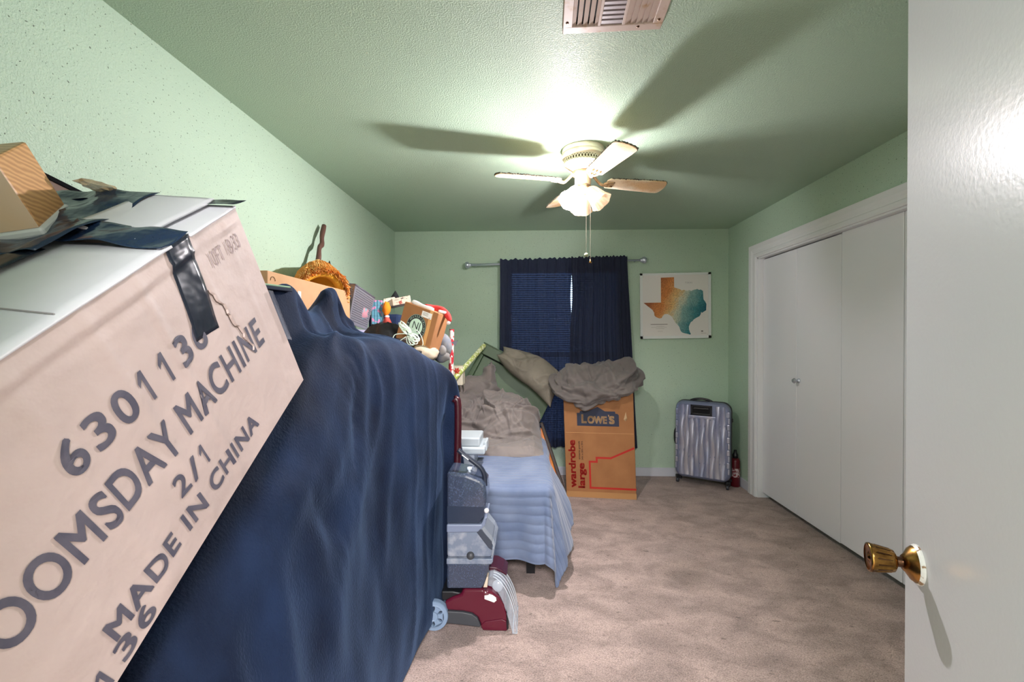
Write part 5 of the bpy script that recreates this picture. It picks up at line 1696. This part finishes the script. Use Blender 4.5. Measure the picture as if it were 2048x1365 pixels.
wr = creases(Ua, Va, 46, 5, 20, 28, 0.26, 0.022, 0.030) + creases(Ua, Va, 34, 8, -35, 25, 0.20, 0.018, 0.025) + creases(Ua, Va, 40, 9, 85, 18, 0.16, 0.012, 0.017)
wr += creases(Ua, Va, 160, 12, 10, 60, 0.09, 0.006, 0.003)
amp = np.clip((raw[:, :, 2] - BT - 0.01) / 0.10, 0.22, 1.0)
raw = raw + nn_ * (wr * amp)[:, :, None]
raw[:, :, 2] = np.maximum(raw[:, :, 2], BT + 0.006)
P = [[tuple(raw[i, j]) for j in range(GY)] for i in range(GX)]
so2 = MB().grid(P).build('bed_sheet', m_sheet, smooth=True, loc=(-0.35, 3.7, BT))
tag(so2, 'crumpled grey sheets heaped at the head of the bed below the green headboard', 'bed sheet')
blk = thing('wooden_block', 'small wooden box corner sticking out from under the grey sheets', 'box', at(1043, 886, 3.5))
c_ = at(1036, 886, 3.46)
MB().obox(c_, (0.075, 0.0, 0.012), (0, 0.12, 0), (-0.003, 0, 0.045)).build('block_body', wood('oak_block', (196, 148, 88), (164, 116, 62), 9, 3), blk, bev=0.002)
MB().obox(c_ + Vector((-0.005, 0, 0.047)), (0.082, 0.0, 0.012), (0, 0.12, 0), (0, 0, 0.008)).build('block_lid', mat('grey_lid', (96, 88, 84), 0.6), blk, bev=0.002)

# green headboard, tipped
hT = at(969, 686, 4.20)
h1 = Vector((cos(radians(27)), 0.0, -sin(radians(27))))
h2 = Vector((sin(radians(27)), 0.16, cos(radians(27)))).normalized()
h3 = h1.cross(h2).normalized()
if h3.y > 0:
    h3 = -h3
hb = thing('green_headboard', 'tipped dark green wooden headboard leaning against the curtain, pillow on its top rail', 'headboard', hT - h2 * 0.5 + h1 * 0.4)
m_green = mat('green_paint', (62, 86, 52), 0.45, var=(3, (70, 94, 56), 0.4, 0.6))
HW = 0.80
MB().obox(hT - h2 * 0.10 + h3 * 0.0, h1 * HW, h2 * 0.10, -h3 * 0.055).build('top_rail', m_green, hb, bev=0.004)
MB().obox(hT + h3 * 0.006 - h1 * 0.006 - h2 * 0.006, h1 * (HW + 0.01), h2 * 0.012, -h3 * 0.066).build('rail_cap', m_green, hb, bev=0.003)
MB().obox(hT - h2 * 0.63 - h3 * 0.012 + h1 * 0.05, h1 * (HW - 0.05), h2 * 0.518, -h3 * 0.03).build('panel', m_green, hb, bev=0.003)
MB().obox(hT - h2 * 0.114 - h3 * 0.02 + h1 * 0.02, h1 * (HW - 0.04), h2 * 0.016, -h3 * 0.02).build('groove', M['dark'], hb)
MB().obox(hT - h2 * 0.63 + h1 * 0.0 - h3 * 0.002, h1 * 0.045, h2 * 0.525, -h3 * 0.045).build('stile', m_green, hb, bev=0.004)

# pillow on the headboard rail
pc_ = at(1061, 742, 4.06)
p1 = Vector((cos(radians(36)), 0.0, -sin(radians(36))))
p2 = Vector((0.53, 0.50, 0.72)); p2 = (p2 - p1 * p2.dot(p1)).normalized()
p3 = p1.cross(p2).normalized()
if p3.y > 0:
    p3 = -p3
m_pil = mat('olive_grey_pillowcase', (112, 106, 94), 0.75, var=(5, (124, 117, 104), 0.4, 0.6), bump=(20, 0.18, 4), bump_dist=0.01)
b = MB()
n_ = 70
gu, gv = np.meshgrid(np.linspace(-1, 1, n_ + 1), np.linspace(-1, 1, n_ + 1), indexing='ij')
for sg in (1, -1):
    cr_ = creases(gu * 0.335, gv * 0.165, 16, 31 + sg, 20, 35, 0.16, 0.016, 0.012) + creases(gu * 0.335, gv * 0.165, 50, 41 + sg, 70, 40, 0.05, 0.006, 0.004)
    P = []
    for i in range(n_ + 1):
        u = -1 + 2 * i / n_
        row = []
        for j in range(n_ + 1):
            v = -1 + 2 * j / n_
            th = (max(0, 1 - abs(u) ** 2.6) * max(0, 1 - abs(v) ** 2.4)) ** 0.55
            L_ = 0.335 * (1 - 0.10 * (1 - v * v) * abs(u)) * u
            W_ = 0.165 * (1 - 0.10 * (1 - u * u) * abs(v) - 0.68 * max(0, -u) ** 1.6) * v + 0.018 * sin(3 * u + 1)
            row.append(pc_ + p1 * L_ + p2 * W_ + p3 * (sg * (0.095 * th + cr_[i, j] * min(1, th * 2))))
        P.append(row)
    b.grid(P)
tag(b.build('pillow', m_pil, smooth=True, loc=pc_ - Vector((0, 0, 0.1))), 'olive grey pillow slumped on the top rail of the green headboard', 'pillow')

# bundled duvet on the wardrobe box
dc = at(1191, 768, 3.98)
nu_, nv_ = 200, 120
D0 = np.zeros((nv_ + 1, nu_, 3)); DN = np.zeros((nv_ + 1, nu_, 3))
for j in range(nv_ + 1):
    th = pi * j / nv_
    for i in range(nu_):
        ph = 2 * pi * i / nu_
        d = Vector((sin(th) * cos(ph), sin(th) * sin(ph), cos(th)))
        q = Vector((0.375 * d.x, 0.27 * d.y, 0.175 * d.z))
        f = max(0.0, -d.y - 0.15)
        left = 0.5 - 0.5 * max(-1, min(1, d.x * 1.3 + 0.1))
        q.z *= 1.0 if d.z > 0 else 0.50
        q.z -= 0.165 * f * (0.25 + 1.0 * left)
        q.z += 0.050 * max(0, d.x) * (d.z > 0) - 0.06 * max(0, -d.x - 0.55)
        q += d * (0.05 * noise.noise(d * 1.6 + Vector((7, 0, 2))) + 0.02 * noise.noise(d * 3.4))
        D0[j, i] = q
        DN[j, i] = d
Ua = D0[:, :, 0]; Va = D0[:, :, 2] - 0.55 * D0[:, :, 1] * np.sign(0.2 - DN[:, :, 1])
wr = creases(Ua, Va, 30, 51, -14, 16, 0.28, 0.022, 0.030) + creases(Ua, Va, 22, 52, 24, 18, 0.20, 0.016, 0.016) + creases(Ua, Va, 16, 57, -70, 20, 0.12, 0.012, 0.010)
wr += creases(Ua, Va, 130, 53, 0, 50, 0.08, 0.006, 0.0022)
wr *= np.clip(np.sin(np.linspace(0, pi, nv_ + 1)) * 3, 0, 1)[:, None]
D0 = D0 + DN * wr[:, :, None]
dv = MB()
dv.grid([[dc + Vector(D0[j, i % nu_]) for i in range(nu_ + 1)] for j in range(nv_ + 1)])
tag(dv.build('duvet', mat('grey_brown_duvet', (96, 89, 86), 0.75, var=(4, (108, 100, 96), 0.4, 0.6), sheen=0.2, bump=(20, 0.18, 4), bump_dist=0.01), smooth=True), 'grey brown bundled duvet lying on top of the wardrobe box', 'duvet')

# orange wooden rail leaning between bed and wardrobe box
r0, r1 = at(1121, 974, 3.70), at(1083, 858, 3.94)
rl_ = thing('wooden_rail', 'orange varnished wooden rail leaning between the bed and the wardrobe box', 'wood rail', r0)
m_or = wood('orange_varnish', (206, 118, 34), (176, 92, 24), 5, 2, 0.3)
rd = r1 - r0
b = MB().obox(r0 - rd * 0.15, rd * 1.15, (-0.042, 0.0, -0.008), (0.004, 0.04, 0.0))
b.build('rail', m_or, rl_, bev=0.003)
p_ = r0 + rd * 0.52
MB().obox(p_ - Vector((0.046, 0.004, 0.0)), rd * -0.42, (-0.012, 0, 0), (0, 0.03, 0)).build('rail_block', m_or, rl_, bev=0.002)
MB().obox(r0 - rd * 0.16 + Vector((0.001, 0.02, 0.006)), rd * 1.24, (0.022, 0.0, 0.006), (0.004, 0.04, 0)).build('dark_back', mat('dark_brown_back', (58, 46, 40), 0.6), rl_, bev=0.002)

# ================================================================== CARPET CLEANER
YN, YFAR = 2.06, 2.29
def K(px, py, Y=YN):
    return at(px, py, Y)
ccx = thing('carpet_cleaner', 'upright burgundy carpet cleaner with clear grey tanks half behind the blanket', 'carpet cleaner', (-0.23, 2.17, 0))
m_burg = mat('burgundy_plastic', (84, 14, 36), 0.25, coat=0.5)
m_dgrey = mat('dark_grey_plastic', (62, 64, 68), 0.45)
m_tank = mat('smoky_clear_tank', (62, 72, 92), 0.12, alpha=0.8, coat=0.6, var=(160, (86, 96, 116), 0.5, 0.66))
m_tank_l = mat('clear_cloudy_plastic', (128, 140, 160), 0.14, alpha=0.72, coat=0.8, var=(22, (176, 182, 192), 0.45, 0.7))
m_clear = mat('clear_nozzle_plastic', (196, 204, 214), 0.1, alpha=0.38, coat=1.0)
m_band = mat('silver_grey_plastic', (118, 128, 150), 0.3)
def slab(name, pts, y0, y1, m, bev=0.006, parent=None, seg=2):
    P_ = [K(x, y) for x, y in pts]
    P_ = [Vector((p.x, y0, max(0.004, p.z))) for p in P_]
    return MB().prism(P_, (0, y1 - y0, 0)).build(name, m, parent or ccx, bev=bev, seg=seg)
slab('base_shell', [(889, 1205), (905, 1196), (922, 1190), (926, 1180), (966, 1180), (972, 1186), (984, 1186), (998, 1196), (1009, 1212), (1014, 1232), (1015, 1262), (962, 1262), (961, 1250), (955, 1236), (944, 1228), (925, 1224), (894, 1222)], YN, YFAR, m_burg, 0.012, seg=3)
slab('side_panel', [(892, 1222), (925, 1224), (944, 1228), (955, 1236), (961, 1250), (960, 1254), (930, 1250), (892, 1246)], YN - 0.006, YFAR + 0.006, m_dgrey, 0.004)
slab('front_trim', [(966, 1262), (962, 1250), (970, 1243), (1004, 1238), (1013, 1242), (1014, 1262)], YN - 0.005, YFAR, m_burg, 0.004)
slab('bumper', [(1012, 1218), (1016, 1228), (1017, 1258), (1013, 1262), (1013, 1232)], YN - 0.003, YFAR + 0.003, M['black'], 0.002)
slab('base_rear', [(882, 1186), (905, 1186), (925, 1190), (905, 1198), (889, 1206), (882, 1202)], YN + 0.01, YFAR, M['black'], 0.006)
for y in (YN - 0.01, YFAR - 0.02):
    wc_ = K(868, 1231)
    wc_ = Vector((wc_.x, y, 0.068))
    hole = MB()
    b = MB().lathe([(0.0, 0.0), (0.018, 0.0), (0.022, 0.003)], wc_, (0, -1, 0), 36)
    n_ = 48
    # disc with six oval openings: hub, rim and spokes
    b.lathe([(0.049, 0.004), (0.049, -0.004), (0.056, -0.002), (0.066, -0.002), (0.068, 0.004), (0.068, 0.028), (0.049, 0.028)], wc_, (0, 1, 0), 48)
    for k in range(6):
        a0 = 2 * pi * k / 6
        pts = []
        for rr_, half in ((0.016, 0.52), (0.026, 0.40), (0.034, 0.33), (0.042, 0.36), (0.0505, 0.52)):
            pts.append((rr_, a0 - half)); 
        poly = [(r_, a_) for r_, a_ in pts] + [(r_, 2 * a0 - a_) for r_, a_ in reversed(pts)]
        b.prism([wc_ + Vector((r_ * cos(a_), 0.001, r_ * sin(a_))) for r_, a_ in poly], (0, 0.012, 0))
    wo = b.build('wheel', mat('pale_blue_grey_wheel', (128, 148, 172), 0.4), ccx, smooth=False)
    MB().lathe([(0.0, 0.018), (0.05, 0.018)], wc_, (0, 1, 0), 32).build('wheel_hole_shade', mat('wheel_shade_dark', (56, 66, 80), 0.5), wo)  # dark disc paints the shade seen through the wheel openings
# recovery tank on the base
slab('lower_tank', [(893, 1180), (964, 1180), (970, 1166), (980, 1128), (893, 1128)], YN + 0.004, YFAR - 0.02, m_tank, 0.010, seg=3)
slab('tank_rim', [(893, 1129), (983, 1129), (986, 1124), (986, 1118), (893, 1118)], YN - 0.004, YFAR - 0.01, m_tank_l, 0.004)
slab('tank_lid', [(893, 1118), (983, 1118), (988, 1100), (972, 1074), (956, 1064), (893, 1064)], YN + 0.006, YFAR - 0.02, m_tank_l, 0.014, seg=3)
slab('lid_grip', [(953, 1066), (960, 1057), (984, 1084), (984, 1102), (977, 1097)], YN + 0.0, YFAR - 0.05, mat('charcoal_plastic', (58, 64, 76), 0.35), 0.003)
slab('clear_guard', [(960, 1055), (966, 1052), (984, 1075), (991, 1090), (984, 1118), (982, 1116), (986, 1092)], YN + 0.002, YFAR - 0.04, m_clear, 0.002)
MB().lathe([(0.0, 0.0), (0.018, 0.0), (0.018, 0.004), (0.0, 0.005)], K(941, 1112, YN + 0.004), (0, -1, 0.35), 20).build('drain_plug', m_dgrey, ccx, smooth=True)
# clean-water tank above
slab('tank_cradle', [(893, 1050), (962, 1050), (968, 1036), (974, 1036), (970, 1052), (958, 1066), (893, 1067)], YN + 0.0, YFAR - 0.04, m_band, 0.006)
up_t = slab('upper_tank', [(893, 1049), (960, 1049), (968, 1036), (973, 1000), (971, 972), (962, 962), (932, 950), (893, 944)], YN + 0.006, YFAR - 0.05, m_tank, 0.016, seg=3)
slab('water_line', [(894, 1047), (958, 1047), (966, 1034), (968, 1016), (894, 1014)], YN + 0.004, YN + 0.0055, mat('grey_water', (48, 58, 76), 0.2, alpha=0.8), 0.0)
MB().ell(K(973, 1022), (0.012, 0.014, 0.011), None, 14, 10).build('tank_latch', mat('white_latch', (220, 216, 218), 0.4), ccx, smooth=True)
cp = K(939, 955, YN + 0.06)
MB().lathe([(0.0, 0.0), (0.018, 0.0), (0.02, 0.005), (0.008, 0.009), (0.007, 0.034), (0.011, 0.038), (0.011, 0.048), (0.0, 0.05)], cp, (0, 0, 1), 20).build('tank_cap', mat('white_cap', (216, 226, 236), 0.35), ccx, smooth=True)
MB().lathe([(0.012, 0.0), (0.018, 0.03), (0.017, 0.031), (0.0, 0.004)], K(948, 947, YN + 0.10), (0, 0, 1), 6).build('filler_cup', m_tank_l, ccx)
hp = path3([K(916, 900, YN + 0.05), K(928, 910, YN + 0.05), K(948, 925, YN + 0.05), K(962, 937, YN + 0.05), K(969, 952, YN + 0.05), K(970, 972, YN + 0.05)], 26)
MB().tube(hp, 0.0115, 10).build('bail_handle', mat('blue_black_handle', (36, 42, 56), 0.35), ccx, smooth=True)
MB().obox(K(924, 909, YN + 0.036), K(937, 919, YN + 0.036) - K(924, 909, YN + 0.036), (0, -0.002, 0), (0.0, 0, -0.006)).build('handle_label', mat('white_sticker', (222, 226, 230), 0.4), ccx)
p0, p1 = K(911, 1190, 2.24), K(916, 806, 2.24)
MB().tube(path3([p0, p0 + (p1 - p0) * 0.5, p1 - Vector((0, 0, 0.03)), p1 + Vector((-0.02, 0, 0.02))], 20), 0.018, 12).build('spine_handle', mat('dark_burgundy_handle', (58, 12, 24), 0.35), ccx, smooth=True)
# clear suction nozzle with its dark hood
arc = [(972, 1166), (985, 1164), (998, 1170), (1010, 1183), (1020, 1202), (1028, 1226), (1034, 1262)]
arc_in = [(972, 1184), (984, 1184), (994, 1190), (1003, 1202), (1011, 1220), (1018, 1240), (1026, 1263)]
so_p = spline([(x, y) for x, y in arc], 20)
si_p = spline([(x, y) for x, y in arc_in], 20)
def fan_(k):                                            # nozzle widens towards the carpet
    return 0.03 + 0.075 * (k / 19) ** 0.8
ym = (YN + YFAR) / 2 - 0.03
b = MB()
ring = []
for k in range(20):
    o_, i_ = K(*so_p[k]), K(*si_p[k])
    w_ = fan_(k)
    ring.append([Vector((o_.x, ym - w_, o_.z)), Vector((o_.x, ym + w_, o_.z)), Vector((i_.x, ym + w_, max(0.004, i_.z))), Vector((i_.x, ym - w_, max(0.004, i_.z)))])
for k in range(19):
    for e in range(4):
        b.add([ring[k][e], ring[k][(e + 1) % 4], ring[k + 1][(e + 1) % 4], ring[k + 1][e]], [(0, 1, 2, 3)])
no = b.build('suction_nozzle', m_clear, ccx, smooth=False)
b = MB()
for s in (-0.9, -0.45, 0.0, 0.45, 0.9):
    b.tube([Vector((K(*so_p[k]).x, ym + s * fan_(k), K(*so_p[k]).z)) for k in range(3, 20)], 0.0022, 5)
b.tube([ring[19][0], ring[19][1], ring[19][2], ring[19][3]], 0.003, 5, closed=True)
b.build('nozzle_rib', mat('clear_rib', (214, 222, 230), 0.1, alpha=0.6, coat=1.0), no, smooth=True)
MB().lathe([(0.0, 0.004), (0.02, 0.004), (0.026, 0.0), (0.026, -0.02), (0.0, -0.02)], K(995, 1173, ym - 0.045), (0, -1, 0.3), 24).build('nozzle_joint', mat('clear_joint', (206, 214, 224), 0.08, alpha=0.6, coat=1.0), ccx, smooth=True)
slab('nozzle_hood', [(974, 1158), (990, 1160), (1003, 1167), (1012, 1175), (1008, 1175), (998, 1169), (974, 1166)], ym + 0.02, YFAR, mat('dark_burgundy', (62, 18, 34), 0.25), 0.002)
slab('cream_clip', [(966, 1178), (973, 1157), (976, 1157), (974, 1178)], YN + 0.01, YN + 0.05, mat('cream_clip', (206, 190, 168), 0.5), 0.001)
st = [(969, 1192), (977, 1191), (978, 1189), (985, 1191), (992, 1196), (993, 1202), (988, 1206), (980, 1203), (969, 1199)]
MB().prism([K(x, y, YN - 0.0012) for x, y in st], (0, 0.001, 0)).build('white_sticker', mat('torn_white_sticker', (226, 222, 220), 0.5), ccx)

# white lidded tub standing on the quilt
tubp = thing('plastic_tub', 'translucent plastic tub with white snap lid standing on the quilt behind the carpet cleaner', 'tub', (-0.43, 2.80, 0.56))
m_tub = mat('translucent_tub', (196, 202, 208), 0.2, alpha=0.7)
tx0 = -0.56
def tb_(px):
    return at(px, 900, 2.70).x
MB().span((tx0 + 0.02, 2.72, 0.562), (tb_(948), 2.93, 0.66)).build('tub_body', m_tub, tubp, bev=0.015, seg=3)
MB().span((tx0, 2.69, 0.655), (tb_(970), 2.96, 0.700)).build('lid_rim', mat('milky_lid', (184, 192, 196), 0.3), tubp, bev=0.012, seg=3)
MB().span((tx0 + 0.02, 2.71, 0.700), (tb_(959), 2.94, 0.755)).build('lid', bpy.data.materials['milky_lid'], tubp, bev=0.010, seg=3)
MB().span((tb_(966), 2.76, 0.662), (tb_(966) + 0.018, 2.88, 0.72)).build('lid_latch', bpy.data.materials['milky_lid'], tubp, bev=0.004)
